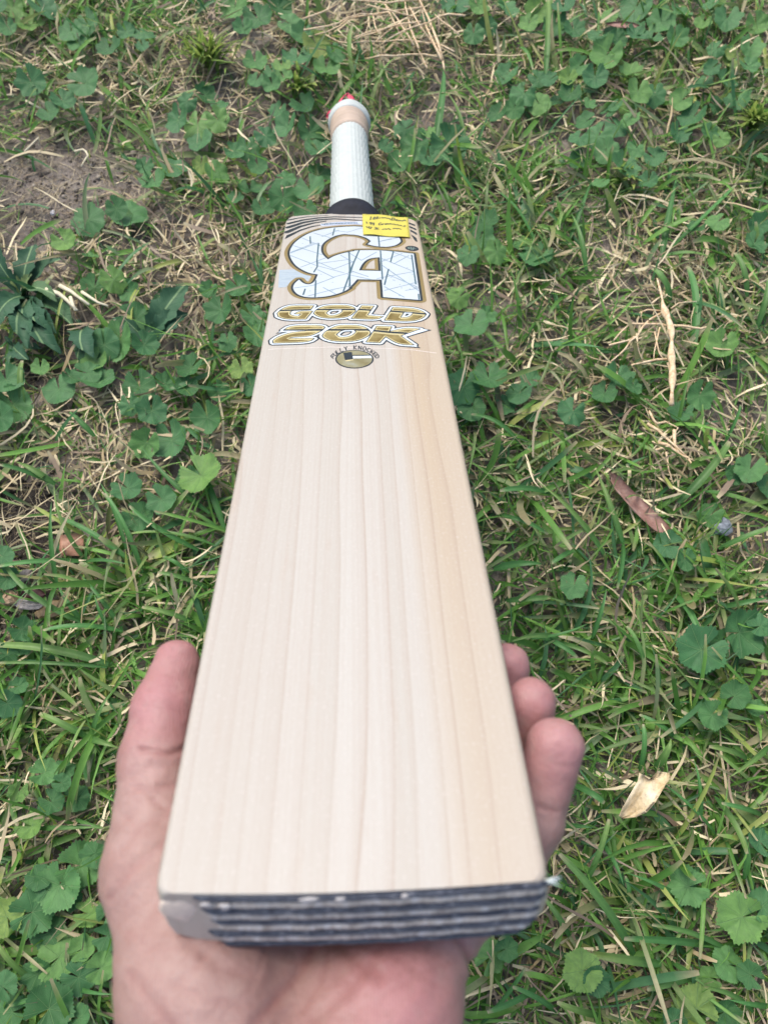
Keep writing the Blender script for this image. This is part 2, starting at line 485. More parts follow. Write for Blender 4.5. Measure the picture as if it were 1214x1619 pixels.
GOLD = NT('gold_print', .42, .5, .35); _n = GOLD.noise(GOLD.mapping(GOLD.coord(), (60, 9, 1)), 1.0, 3)
GOLD.base(GOLD.ramp(_n, [(.3, (.23, .165, .065)), (.7, (.36, .27, .115))])); GOLD = GOLD.m
NAVY = simple('navy_print', (.012, .020, .032), .35, .5, var=.2, scale=60)
WHITE = simple('white_print', (.49, .545, .585), .28, .5, var=.03, scale=30)
LINEM = simple('crack_line_print', (.20, .29, .37), .3, .5, var=.2)
LINED = simple('dark_crack_print', (.06, .12, .16), .3, .5, var=.2)
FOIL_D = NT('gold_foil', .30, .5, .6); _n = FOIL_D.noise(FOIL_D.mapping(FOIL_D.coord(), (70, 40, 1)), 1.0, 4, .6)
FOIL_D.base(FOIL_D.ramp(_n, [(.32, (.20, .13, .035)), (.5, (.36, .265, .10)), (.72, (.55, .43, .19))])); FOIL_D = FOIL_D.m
FOIL_L = simple('gold_foil_highlight', (.72, .62, .34), .28, .5, .45, var=.1, scale=90)  # bright gold that paints the highlight on embossed foil edges
LETTER_W = simple('letter_white_print', (.58, .65, .70), .3, .5, var=.03)
SHEET = simple('clear_sticker_edge', (.62, .56, .52), .3, .5, var=.03)

logo = empty('logo_sticker'); logo.parent = bat
C_white = cropA([(1214, 235), (1000, 245), (800, 265), (620, 300), (480, 350), (350, 425), (260, 500), (205, 580), (180, 650), (190, 720), (230, 800), (290, 870), (380, 930), (500, 985), (635, 1005),
    (600, 1090), (560, 1140), (500, 1165), (440, 1160), (380, 1135), (335, 1085), (270, 1140), (240, 1190), (240, 1240), (280, 1300), (350, 1345), (470, 1372), (600, 1372), (760, 1360), (920, 1325), (1060, 1275), (1150, 1220)])
C_white += cropB([(0, 1140), (60, 1085), (110, 1030), (135, 1000), (500, 1005), (520, 1262), (1070, 1305), (970, 622), (800, 600), (600, 580), (400, 568), (200, 570), (100, 575)])
C_white += cropA([(1214, 632), (1100, 650), (980, 680), (880, 715), (795, 765), (720, 700), (685, 640), (685, 560), (720, 500), (800, 440), (900, 390), (1000, 365), (1080, 358)])
C_white += cropB([(0, 338), (100, 340), (200, 360), (290, 395), (340, 435), (290, 482), (400, 510), (550, 522), (660, 510), (740, 480), (780, 440), (770, 400), (720, 350), (600, 300), (400, 250), (200, 222), (93, 217)])
S_ca = poly_sdf(smooth_poly(C_white))
A_hole = cropB([(165, 868), (200, 790), (260, 720), (340, 685), (470, 673), (486, 876)])
S_hole = poly_sdf(smooth_poly(A_hole, keep=30))
S_ca = np.maximum(S_ca, -S_hole)
layer('gold_border', S_ca, .0040, .00010, GOLD, logo)
layer('black_border', S_ca, .0016, .00016, NAVY, logo)
layer('white_letters', S_ca, 0, .00022, WHITE, logo)
rl = random.Random(5)
lines = [cropA(p) for p in [[(245, 545), (700, 690)], [(190, 665), (640, 500)], [(190, 700), (600, 860), (1050, 980)], [(360, 890), (760, 740)], [(570, 345), (870, 430)], [(380, 420), (700, 560)], [(620, 800), (890, 920), (1200, 800)], [(630, 930), (880, 1050), (1214, 960)],
    [(240, 1225), (560, 1180), (900, 1050)], [(480, 1350), (860, 1250), (1190, 1180)], [(720, 1215), (920, 1320)], [(640, 830), (1100, 770)], [(205, 650), (560, 510)], [(700, 400), (960, 300)], [(900, 300), (1100, 330), (1214, 300)], [(1000, 700), (1214, 820)]]]
lines += [cropB(p) for p in [[(0, 600), (200, 720), (420, 600)], [(490, 690), (960, 880)], [(500, 790), (1060, 1180)], [(590, 930), (1060, 1130)], [(430, 990), (620, 950), (980, 885)], [(540, 1110), (830, 1265)], [(540, 1165), (880, 1080), (1020, 1040)], [(680, 770), (900, 650)],
    [(490, 740), (800, 620)], [(850, 1165), (1050, 1130)], [(60, 880), (300, 960)], [(460, 440), (640, 400)], [(480, 440), (760, 380)], [(0, 930), (330, 1000)], [(560, 560), (940, 700)], [(100, 270), (210, 240)]]]
darks = [cropA(p) for p in [[(645, 510), (620, 780), (625, 880), (570, 970)], [(510, 400), (515, 510)], [(600, 1100), (590, 1365)], [(1130, 640), (1145, 950), (1140, 1210)], [(1214, 790), (1150, 980), (1040, 1280)], [(430, 1240), (400, 1330)], [(900, 270), (870, 380)]]]
darks += [cropB(p) for p in [[(450, 370), (465, 520)], [(480, 580), (510, 1000)], [(600, 850), (540, 1080)], [(940, 640), (1000, 1070)], [(165, 575), (20, 900)], [(20, 590), (30, 1100)], [(670, 590), (630, 740)], [(1040, 1220), (1050, 1300)]]]
s = BIG.copy()
for l in lines: s = np.minimum(s, stroke_sdf(l, .0008))
for _ in range(34):
    q = cropB([(rl.uniform(500, 1050), rl.uniform(600, 1280))]) if rl.random() < .5 else cropA([(rl.uniform(200, 1100), rl.uniform(280, 1350))])
    s = np.minimum(s, stroke_sdf([q[0], (q[0][0] + .35, q[0][1] + .1)], .0009))
layer('crack_lines', np.maximum(s, S_ca + .0002), 0, .00027, LINEM, logo)
s = BIG.copy()
for l in darks: s = np.minimum(s, stroke_sdf(l, .00105))
layer('dark_crack_lines', np.maximum(s, S_ca + .0002), 0, .00031, LINED, logo)

# word stickers: GOLD and 20K
words = empty('word_sticker'); words.parent = bat
Gp = cropC([(655, 76), (380, 74), (290, 92), (215, 128), (165, 180), (175, 222), (230, 248), (330, 262), (550, 260), (640, 150), (470, 150), (400, 186), (492, 190), (450, 222), (380, 216), (332, 196), (335, 162), (370, 140), (455, 137), (612, 132)])
Op = cropC([(662, 180), (700, 128), (790, 85), (900, 70), (1080, 68), (1170, 82), (1222, 112), (1227, 150), (1187, 190), (1127, 225), (1050, 241), (900, 250), (780, 240), (700, 215)])
Oh = cropC([(826, 175), (880, 128), (1050, 122), (1058, 152), (1010, 192), (920, 214), (855, 206)])
Lp = cropD([(195, 75), (352, 80), (262, 208), (478, 226), (395, 265), (52, 250)])
Dp = cropD([(620, 100), (880, 110), (1010, 145), (1068, 190), (1040, 235), (950, 275), (800, 292), (505, 275)])
Dh = cropD([(715, 238), (765, 162), (900, 168), (870, 215), (800, 240)])
tw = cropC([(345, 348), (770, 345), (808, 372), (785, 405), (725, 440), (640, 478), (560, 497), (350, 505), (310, 526), (662, 526), (590, 574), (110, 587), (104, 555), (160, 510), (290, 460), (440, 432), (560, 427), (580, 412), (250, 412)])
Zp = cropC([(782, 490), (800, 450), (870, 400), (980, 350), (1080, 343), (1257, 345), (1357, 370), (1417, 410), (1432, 450), (1407, 490), (1327, 530), (1227, 560), (1100, 567), (950, 562), (850, 541), (795, 512)])
Zh = cropC([(965, 472), (1010, 430), (1070, 406), (1217, 403), (1243, 435), (1200, 477), (1120, 507), (1005, 512)])
Kp = cropD([(400, 358), (595, 365), (560, 432), (790, 380), (985, 396), (900, 422), (718, 490), (898, 612), (690, 604), (515, 497), (435, 582), (255, 573)])
def letter(outer, hole=None, keep=42):
    a = poly_sdf(smooth_poly(outer, 2, keep=keep))
    return a if hole is None else np.maximum(a, -poly_sdf(smooth_poly(hole, 2, keep=50)))
shapes = [letter(Gp), letter(Op, Oh), letter(Lp), letter(Dp, Dh), letter(tw), letter(Zp, Zh), letter(Kp)]
S_w = shapes[0]
for q in shapes[1:]: S_w = np.minimum(S_w, q)
tipw = poly_sdf(cropD([(955, 380), (1105, 408), (780, 505), (720, 480)])); tipn = poly_sdf(cropD([(955, 372), (1150, 408), (770, 520), (720, 480)]))
tip2w = poly_sdf(cropD([(860, 580), (960, 642), (800, 625), (780, 560)])); tip2n = poly_sdf(cropD([(860, 570), (1000, 656), (780, 640), (780, 560)]))
tip3w = poly_sdf(cropC([(340, 352), (165, 445), (300, 430)])); tip3n = poly_sdf(cropC([(330, 345), (135, 458), (300, 440)]))
Wt = np.minimum(np.minimum(S_w - .0021, tipw), np.minimum(tip2w, tip3w))
Nt = np.minimum(np.minimum(S_w - .0031, tipn), np.minimum(tip2n, tip3n))
layer('navy_outline', Nt, 0, .00010, NAVY, words)
layer('white_outline', Wt, 0, .00016, LETTER_W, words)
layer('inner_navy_outline', S_w, .0006, .00021, NAVY, words)
bands = np.minimum(stroke_sdf(cropC([(185, 143), (640, 130), (1240, 128)]) + cropD([(160, 130)]), .0022),
                   stroke_sdf(cropD([(150, 128), (360, 140), (600, 152), (1080, 190)]), .0022))
bands = np.minimum(bands, stroke_sdf(cropC([(240, 414), (800, 408), (1420, 408)]), .0024))
bands = np.minimum(bands, stroke_sdf(cropD([(290, 412), (560, 440), (800, 455)]), .0024))
S_gold = np.maximum(S_w, -bands)
layer('gold_letters', S_gold, 0, .00026, FOIL_L, words)
SH = np.roll(np.roll(S_gold, 3, axis=0), 0, axis=1)      # darker foil face leaves a bevel highlight painted along the rim
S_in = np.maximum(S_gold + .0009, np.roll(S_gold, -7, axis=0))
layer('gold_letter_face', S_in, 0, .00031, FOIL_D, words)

# round emblem with mallet and the arched words above it
emb = empty('knocking_emblem'); emb.parent = bat
ell = [(560.4 + 30.4 * math.cos(a), 568.1 + 14.7 * math.sin(a)) for a in np.linspace(0, 2 * math.pi, 60, endpoint=False)]
S_e = poly_sdf(ell)
layer('black_ring', S_e, .0, .00010, NAVY, emb)
DISC = NT('brushed_disc', .35, .5, .5); _co = DISC.coord()
_n = DISC.noise(_co, 90, 3)
DISC.base(DISC.ramp(_n, [(.3, (.26, .22, .10)), (.52, (.36, .33, .20)), (.7, (.44, .46, .40))])); DISC = DISC.m
layer('gold_disc', S_e, -.0009, .00016, DISC, emb)
hand_s = poly_sdf(cropC([(1180, 768), (1440, 762), (1470, 792), (1190, 800)]))
layer('mallet_handle', np.maximum(hand_s, S_e + .001), 0, .00022, LETTER_W, emb)
layer('mallet_handle_edge', np.maximum(stroke_sdf(cropC([(1180, 760), (1440, 755)]), .0009), S_e + .001), 0, .00026, NAVY, emb)
layer('mallet_rim', poly_sdf(cropC([(1085, 815), (1200, 800), (1205, 825), (1100, 842)])), 0, .00024, FOIL_L, emb)
layer('mallet_head', poly_sdf(cropC([(1065, 725), (1180, 712), (1200, 808), (1088, 825)])), 0, .00030, NAVY, emb)

GL = {'F': [[(0, 1), (0, 0), (1, 0)], [(0, .5), (.75, .5)]], 'U': [[(0, 0), (0, .75), (.3, 1), (.7, 1), (1, .75), (1, 0)]], 'L': [[(0, 0), (0, 1), (1, 1)]], 'Y': [[(0, 0), (.5, .5), (1, 0)], [(.5, .5), (.5, 1)]],
      'K': [[(0, 0), (0, 1)], [(1, 0), (.1, .55), (1, 1)]], 'N': [[(0, 1), (0, 0), (1, 1), (1, 0)]], 'O': [[(.3, 0), (.7, 0), (1, .3), (1, .7), (.7, 1), (.3, 1), (0, .7), (0, .3), (.3, 0)]],
      'C': [[(1, .15), (.7, 0), (.3, 0), (0, .3), (0, .7), (.3, 1), (.7, 1), (1, .85)]], 'E': [[(1, 0), (0, 0), (0, 1), (1, 1)], [(0, .5), (.8, .5)]], 'D': [[(0, 0), (0, 1), (.6, 1), (1, .7), (1, .3), (.6, 0), (0, 0)]]}
vs, fs = [], []
chars = 'FULLY KNOCKED'
for i_, ch in enumerate(chars):
    if ch == ' ': continue
    t_ = i_ / (len(chars) - 1); a = math.radians(200 + t_ * (341 - 200))
    x0 = 561.2 + 37.0 * math.cos(a); y0 = 571.0 + 21.5 * math.sin(a); an = math.atan2(20.5 * math.cos(a), -35.5 * math.sin(a)) * .8
    for pl in GL[ch]:
        pts = []
        for gx_, gy_ in pl:
            dx = (gx_ - .5) * 4.3; dy = (gy_ - .5) * 5.6
            pts.append(uv(x0 + dx * math.cos(an) - dy * math.sin(an), y0 + dx * math.sin(an) + dy * math.cos(an)))
        for p, q in zip(pts[:-1], pts[1:]):
            d = (q - p) / (np.linalg.norm(q - p) + 1e-9); nrm = np.array([-d[1], d[0]]) * .00030; k = len(vs); e_ = d * .0002
            for w_ in (p + nrm - e_, p - nrm - e_, q - nrm + e_, q + nrm + e_): vs.append((w_[0], w_[1], .00012 + (k % 5) * .000004))
            fs.append((k, k + 1, k + 2, k + 3))
mesh_obj('arched_words', vs, fs, NAVY, emb, smooth=False)

# stripes at the shoulder end
strp = empty('shoulder_stripes'); strp.parent = bat
st = BIG.copy()
def vstroke(pts, w0, w1): return stroke_sdf(pts, w0, w1)
st = np.minimum(st, vstroke(cropA([(165, 130), (300, 105), (450, 82), (640, 66), (800, 60)]), .0022, .0008))
st = np.minimum(st, vstroke(cropA([(165, 187), (400, 130), (640, 98), (900, 80), (1214, 88)]) + cropB([(205, 84)]), .0034, .0014))
st = np.minimum(st, vstroke(cropA([(155, 250), (400, 172), (640, 130), (900, 112), (1214, 132)]) + cropB([(205, 126)]), .0042, .0015))
st = np.minimum(st, vstroke(cropA([(140, 325), (350, 235), (560, 180), (760, 150)]), .0046, .0016))
st = np.minimum(st, poly_sdf(cropA([(105, 438), (135, 378), (350, 285), (520, 232), (680, 205), (680, 216), (520, 250), (350, 310), (180, 400)])))
st = np.minimum(st, poly_sdf(cropB([(893, 155), (990, 190), (995, 215), (897, 178)])))
st = np.minimum(st, poly_sdf(cropB([(903, 205), (1003, 250), (1010, 275), (908, 232)])))
st = np.minimum(st, poly_sdf(cropB([(915, 258), (1012, 310), (1020, 345), (925, 290)])))
st = np.minimum(st, poly_sdf(cropB([(925, 330), (1008, 385), (1028, 442), (1000, 438), (970, 400)])))
layer('black_stripes', st, 0, .00012, NAVY, strp)
PALEB = simple('pale_blue_print', (.50, .56, .70), .3, .5, var=.1)
band = poly_sdf(cropA([(675, 198), (800, 178), (1000, 160), (1214, 160)]) + cropB([(207, 140), (207, 190), (90, 185)]) + cropA([(1000, 205), (800, 222), (690, 225)]))
layer('pale_band', band, 0, .00011, PALEB, strp)
tiny = BIG.copy()
for i in range(24):
    x = 700 + i * 24; yy = 203 - 22 * math.sin(min(1, (x - 700) / 500) * 1.57)
    p0 = cropA([(x, yy - 12), (x + rl.uniform(4, 14), yy + 10)]); p1 = cropA([(x - 2, yy + rl.uniform(-8, 8)), (x + 13, yy + rl.uniform(-8, 8))])
    tiny = np.minimum(tiny, np.minimum(stroke_sdf(p0, .0006), stroke_sdf(p1, .0006)))
layer('tiny_print', np.maximum(tiny, band), 0, .00017, LINED, strp)

# small oval badge, hologram, clear sheet edge
bd = empty('oval_badge'); bd.parent = bat
a0 = math.radians(6)
ell = []
for a in np.linspace(0, 2 * math.pi, 40, endpoint=False):
    x, y = 100 * math.cos(a), 37 * math.sin(a); ell.append((945 + x * math.cos(a0) - y * math.sin(a0), 541 + x * math.sin(a0) + y * math.cos(a0)))
Sb = poly_sdf(cropB(ell)); layer('badge_face', Sb, 0, .00011, NAVY, bd)
marks = np.minimum(stroke_sdf(cropB([(880, 535), (930, 540), (1000, 548)]), .0008), stroke_sdf(cropB([(930, 520), (935, 562)]), .0008))
marks = np.minimum(marks, np.minimum(stroke_sdf(cropB([(970, 525), (960, 565)]), .0007), stroke_sdf(cropB([(895, 522), (900, 555)]), .0006)))
GREYG = simple('badge_mark_print', (.16, .22, .20), .4, .4)
layer('badge_marks', np.maximum(marks, Sb + .0006), 0, .00017, GREYG, bd)
HOLO = NT('hologram_foil', .3, .5, .2); _co = HOLO.coord()
_w = HOLO.noise(HOLO.mapping(_co, (80, 420, 1)), 1.0, 2, .5, 1.5)
HOLO.base(HOLO.ramp(_w, [(.35, (.36, .44, .52)), (.5, (.46, .53, .58)), (.65, (.39, .47, .56))])); HOLO = HOLO.m
hs = poly_sdf(cropA([(18, 930), (270, 918), (530, 1020), (465, 1112), (350, 1055), (205, 1135), (120, 1205), (0, 1212)]))
layer('hologram_sticker', hs, 0, .00007, HOLO, bat)
layer('sheet_edge', stroke_sdf(cropC([(40, 676), (100, 668), (400, 654), (900, 640)]) + cropD([(300, 652), (600, 660), (900, 680), (1210, 722)]), .0006), 0, .00006, SHEET, bat)

# yellow note with handwriting, stuck over the logo
note = tag(empty('sticky_note'), 'small yellow paper note with handwriting stuck near the top of the bat face', 'note')
note.matrix_world = BAT_M
NOTEM = simple('yellow_paper', (.52, .46, .09), .8, .2, var=.05, scale=120)
INK = simple('ink', (.10, .10, .05), .6, .3)
c4 = [uv(*q) for q in cropE([(50, 462), (950, 515), (905, 122), (35, 45)])]
vs, fs = [], []; nn = 14
def note_h(a, b): return .0006 + .0022 * max(0, (.35 - b)) ** 1.5 * (1 + .5 * math.sin(a * 5)) + .0004 * math.sin(a * 9 + b * 4)
def note_uv(a, b): return (1 - b) * ((1 - a) * c4[0] + a * c4[1]) + b * ((1 - a) * c4[3] + a * c4[2])
for top in (0, 1):
    for j in range(nn + 1):
        for i in range(nn + 1):
            a, b = i / nn, j / nn; p = note_uv(a, b); vs.append((p[0], p[1], note_h(a, b) + (.00012 if top else 0)))
N1 = (nn + 1) ** 2
for j in range(nn):
    for i in range(nn):
        q = j * (nn + 1) + i
        fs.append((N1 + q, N1 + q + 1, N1 + q + nn + 2, N1 + q + nn + 1)); fs.append((q + nn + 1, q + nn + 2, q + 1, q))
for i in range(nn):
    for (q0, q1) in ((i, i + 1), (nn * (nn + 1) + i + 1, nn * (nn + 1) + i), ((i + 1) * (nn + 1), i * (nn + 1)), (i * (nn + 1) + nn, (i + 1) * (nn + 1) + nn)):
        fs.append((q0, q1, N1 + q1, N1 + q0))
mesh_obj('paper', vs, fs, NOTEM, note)
def note_z(p):
    """height of the note's top over a place of the face"""
    A = np.array([c4[1] - c4[0], c4[3] - c4[0]]).T; ab = np.linalg.solve(A, np.asarray(p) - c4[0])
    return note_h(ab[0], ab[1]) + .00012
strokes = [
 [(185, 105), (205, 100), (185, 165)], [(235, 155), (262, 110), (285, 112), (260, 158), (300, 150)], [(300, 145), (322, 108), (342, 122), (310, 150), (350, 152)],
 [(360, 150), (378, 122), (388, 150), (408, 122), (420, 152)], [(430, 150), (445, 128), (460, 152), (475, 130), (500, 152)], [(510, 160), (535, 135), (560, 165), (585, 180)],
 [(600, 178), (605, 130), (640, 130), (660, 158), (625, 185), (585, 182)], [(670, 185), (690, 155), (712, 160), (700, 188), (725, 185)], [(735, 190), (745, 165), (760, 190), (775, 168), (795, 192)], [(805, 192), (825, 165), (855, 165), (858, 188)],
 [(110, 205), (125, 245)], [(175, 212), (185, 240), (215, 232)], [(205, 208), (200, 262)], [(235, 215), (230, 240), (262, 238)], [(262, 215), (248, 270)],
 [(395, 220), (350, 235), (355, 265), (400, 262), (405, 245), (385, 243)], [(420, 268), (432, 245), (455, 245)], [(500, 245), (470, 250), (475, 268), (505, 265), (508, 245)], [(525, 245), (530, 268)],
 [(550, 270), (560, 250), (590, 252), (595, 272)], [(615, 272), (630, 255), (655, 258), (660, 278)], [(680, 280), (700, 262), (720, 264), (730, 285)], [(750, 285), (770, 265), (790, 288)], [(865, 268), (830, 272), (855, 288), (820, 298)],
 [(115, 305), (125, 330), (165, 325)], [(165, 300), (160, 345)], [(175, 310), (215, 305), (185, 352)], [(262, 310), (300, 305), (310, 322), (262, 352), (330, 345)], [(290, 318), (345, 315), (300, 350), (360, 352)],
 [(420, 355), (440, 332), (455, 352), (475, 332), (495, 358)], [(505, 355), (525, 338), (545, 345), (575, 368)], [(620, 358), (645, 335), (660, 355), (680, 338), (700, 360)], [(705, 355), (725, 340), (745, 350), (785, 362)]]
vs, fs = [], []
for stq in strokes:
    pts = [uv(*q) for q in smooth_poly(cropE(stq), 2, closed=False, keep=120)]
    k0 = len(vs)
    for i, p in enumerate(pts):
        d = pts[min(i + 1, len(pts) - 1)] - pts[max(0, i - 1)]; d = d / (np.linalg.norm(d) + 1e-9); nrm = np.array([-d[1], d[0]]) * .00060
        for sg in (1, -1):
            q = p + nrm * sg; vs.append((q[0], q[1], note_z(q) + .0001))
    for i in range(len(pts) - 1): fs.append((k0 + 2 * i, k0 + 2 * i + 1, k0 + 2 * i + 3, k0 + 2 * i + 2))
mesh_obj('handwriting', vs, fs, INK, note, smooth=False)

# ---- handle: axis slightly proud of the blade's line
HB_V, HB_W, HE_W = .572, -.016, .0095
hb = np.array([.0002, HB_V, HB_W]); he = np.array([-.0024, HB_V + .278, HE_W])
ax_h = he - hb; Lh = np.linalg.norm(ax_h); ax_h /= Lh
hx = np.cross(ax_h, [0, 0, 1.0]); hx /= np.linalg.norm(hx); hy = np.cross(hx, ax_h)
def hpoint(t, a, r): return hb + ax_h * t + r * (math.cos(a) * hx + math.sin(a) * hy)
def lathe(name, prof, mat, n=48, relief=None, warp=None, parent=bat):
    vs, fs = [], []
    for i, (t, r) in enumerate(prof):
        for k in range(n):
            a = 2 * math.pi * k / n; rr = r + (relief(t, a) if relief else 0); tt = t + (warp(t, a) if warp else 0)
            vs.append(hpoint(tt, a, rr))
    for i in range(len(prof) - 1):
        for k in range(n): fs.append((i * n + k, i * n + (k + 1) % n, (i + 1) * n + (k + 1) % n, (i + 1) * n + k))
    fs.append(tuple(range(n))[::-1]); fs.append(tuple((len(prof) - 1) * n + k for k in range(n)))
    return mesh_obj(name, vs, fs, mat, parent)
GRIP = simple('white_rubber', (.47, .51, .485), .55, .35, var=.05, scale=150)
def grip_relief(t, a):
    row = ((t + .0012 * math.sin(a * 3 + 1)) / .0215) % 1.0
    scal = .0023 * (row if row < .85 else (1 - row) / .15 * .85) - .0008
    rib = .00018 * math.sin(a * 30)
    return scal + rib * (1 if .1 < row < .95 else .3)
prof = [(.006, .0194)] + [(t, .0192 - .0016 * (t / .25)) for t in np.linspace(.008, .216, 145)] + [(.2185, .0172)]
grip = lathe('grip', prof, GRIP, 120, grip_relief, lambda t, a: -.010 * math.cos(a) * max(0, 1 - t / .03))
TAPE = simple('tan_tape', (.44, .345, .27), .5, .4, var=.08, scale=60)
lathe('tape_band', [(.2150, .0172), (.2165, .0196)] + [(.2165 + .041 * k / 14, .0198 + .0012 * k / 14 + .00035 * math.sin(k * 1.9)) for k in range(1, 15)], TAPE, 60, lambda t, a: .0004 * math.sin(a * 2 + t * 260))
lathe('end_collar', [(.2560, .0200), (.2570, .0222), (.2600, .0232), (.2640, .0235), (.2690, .0234), (.2740, .0228), (.2775, .0210), (.2790, .012)], GRIP, 60, lambda t, a: .0003 * math.sin(a * 5))
BLK = simple('black_binding', (.010, .012, .020), .7, .3, var=.3, scale=180, bump=.5)
lathe('shoulder_binding', [(-.030, .0320), (-.022, .0305), (-.016, .0296), (-.010, .0282), (-.004, .0264), (.002, .0245), (.007, .0225), (.0125, .0214), (.013, .0192)], BLK, 60,
      lambda t, a: .0004 * math.sin(t * 2600 + a) + .0005 * math.sin(a * 3) - .0135 * max(0, math.sin(a)) ** 1.5 * min(1, max(0, (-.005 - t) / .012)),
      lambda t, a: .0035 * math.sin(a + 2.2) * max(0, (t + .010) / .02) - .005 * math.cos(a) * max(0, (t + .03) / .039) * .6)
RED = simple('red_ribbon', (.72, .07, .14), .45, .5, var=.12, scale=80)
def ribbon(pts, wd, nrm):
    vs, fs = [], []
    for p in pts:
        p = np.array(p, float); vs += [p - nrm * wd / 2, p + nrm * wd / 2]
    n = len(vs)
    vs += [v + np.array([0, .0003, .0004]) for v in vs]
    for i in range(len(pts) - 1):
        a = 2 * i; fs += [(a, a + 1, a + 3, a + 2), (n + a + 2, n + a + 3, n + a + 1, n + a)]
        fs += [(a, a + 2, n + a + 2, n + a), (a + 3, a + 1, n + a + 1, n + a + 3)]
    return vs, fs
tagr = empty('red_ribbon'); tagr.parent = bat
zc = .872
loop = [loc3(*q) for q in [(534, 168, .862), (540, 156, .868), (547, 149, .874), (551, 151, .876), (558, 158, .870), (564, 168, .862)]]
v2, f2 = ribbon(loop, .0065, np.array([.6, .5, .3]) / 1.0); mesh_obj('ribbon_loop', v2, f2, RED, tagr)
loop = [loc3(*q) for q in [(528, 172, .866), (520, 178, .868), (516, 182, .870), (520, 187, .870), (526, 185, .866)]]
v2, f2 = ribbon(loop, .0040, np.array([.2, .6, .6])); mesh_obj('ribbon_end', v2, f2, RED, tagr)
# ------------------------------------------------------------------ the hand that holds the toe (one continuous surface)
def build_hand():
    st = .00125
    lo = np.array([-.125, -.26, -.175]); hi = np.array([.092, .135, .004])
    n = np.ceil((hi - lo) / st).astype(int)
    gx = (lo[0] + st * np.arange(n[0])).astype(np.float32); gy = (lo[1] + st * np.arange(n[1])).astype(np.float32); gz = (lo[2] + st * np.arange(n[2])).astype(np.float32)
    FAR = .03
    Fd = np.full(tuple(n), FAR, np.float32)
    def smin(a, b, k):
        h = np.clip(.5 + .5 * (b - a) / k, 0, 1); return b * (1 - h) + a * h - k * h * (1 - h)
    def cone(a, b, ra, rb, flat=1.0):
        a = np.array(a, float); b = np.array(b, float)
        m = max(ra, rb) + .022
        l = np.minimum(a, b) - m; h = np.maximum(a, b) + m
        i0 = np.clip(((l - lo) / st).astype(int), 0, n); i1 = np.clip(((h - lo) / st).astype(int) + 1, 0, n)
        sl = tuple(slice(p, q) for p, q in zip(i0, i1))
        x = gx[sl[0]][:, None, None]; y = gy[sl[1]][None, :, None]; z = gz[sl[2]][None, None, :]
        e = b - a; ez = e[2] * flat; L = e[0] ** 2 + e[1] ** 2 + ez ** 2 + 1e-12
        dx = x - a[0]; dy = y - a[1]; dz = (z - a[2]) * flat
        t = np.clip((dx * e[0] + dy * e[1] + dz * ez) / L, 0, 1)
        d = np.sqrt((dx - t * e[0]) ** 2 + (dy - t * e[1]) ** 2 + (dz - t * ez) ** 2) - (ra + (rb - ra) * t)
        return sl, d.astype(np.float32)
    def group(items, k):
        g = np.full(tuple(n), FAR, np.float32)
        for it in items:
            sl, d = cone(*it); g[sl] = smin(g[sl], d, k)
        return g
    palm = group([
        ((-.045, -.26, -.130), (-.024, -.085, -.078), .034, .0265, 1.15),     # forearm to wrist
        ((-.024, -.085, -.078), (-.022, -.050, -.066), .0265, .025, 1.2),
        ((-.024, -.055, -.062), (-.048, -.006, -.054), .019, .0220),          # thenar mound
        ((-.048, -.006, -.054), (-.066, .028, -.045), .0220, .0175),
        ((-.020, -.050, -.066), (-.018, .040, -.071), .020, .0120),           # metacarpals
        ((-.014, -.050, -.066), (.000, .040, -.071), .020, .0120),
        ((-.008, -.050, -.066), (.015, .033, -.069), .020, .0120),
        ((-.015, -.056, -.068), (.0105, -.010, -.063), .0175, .0185),          # heel on the little finger side
        ((.0105, -.010, -.063), (.024, .012, -.062), .0185, .0140),
        ((-.040, .000, -.062), (-.020, .030, -.070), .016, .0110),
    ], .014)
    chains = [
        [((-.066, .028, -.045), (-.0715, .062, -.031), .0172, .0120), ((-.0715, .062, -.031), (-.0702, .080, -.0255), .0118, .0113), ((-.0702, .080, -.0255), (-.0683, .0985, -.0215), .0113, .0086)],
        [((-.018, .042, -.071), (.012, .084, -.076), .0112, .0098), ((.012, .084, -.076), (.038, .104, -.066), .0098, .0090), ((.038, .104, -.066), (.0500, .115, -.050), .0090, .0082)],
        [((.000, .040, -.071), (.034, .070, -.073), .0115, .0100), ((.034, .070, -.073), (.056, .084, -.055), .0100, .0093), ((.056, .084, -.055), (.0600, .0965, -.0265), .0093, .0088)],
        [((.015, .033, -.069), (.044, .052, -.066), .0113, .0100), ((.044, .052, -.066), (.0605, .062, -.047), .0100, .0094), ((.0605, .062, -.047), (.0640, .0725, -.0185), .0095, .0092)],
        [((.026, .012, -.060), (.050, .024, -.053), .0112, .0100), ((.050, .024, -.053), (.0605, .036, -.036), .0098, .0092), ((.0605, .036, -.036), (.0680, .0515, -.0150), .0093, .0098)],
    ]
    tips = []
    fingers = np.full(tuple(n), FAR, np.float32)
    for c in chains:
        g = group(c, .004); fingers = smin(fingers, g, .0012)
        tips.append((np.array(c[-1][1]), c[-1][3]))
    Fd = smin(palm, fingers, .007)
    # surface nets
    s = Fd < 0
    c = [Fd[i:n[0] - 1 + i, j:n[1] - 1 + j, k:n[2] - 1 + k] for i in (0, 1) for j in (0, 1) for k in (0, 1)]
    m = np.zeros(c[0].shape, int)
    for q in c: m += (q < 0)
    act = (m > 0) & (m < 8)
    idx = -np.ones(c[0].shape, np.int64); I = np.argwhere(act); idx[act] = np.arange(len(I))
    cv = np.stack([q[act] for q in c], 1); off = np.array([(i, j, k) for i in (0, 1) for j in (0, 1) for k in (0, 1)], float)
    acc = np.zeros((len(I), 3)); cnt = np.zeros(len(I))
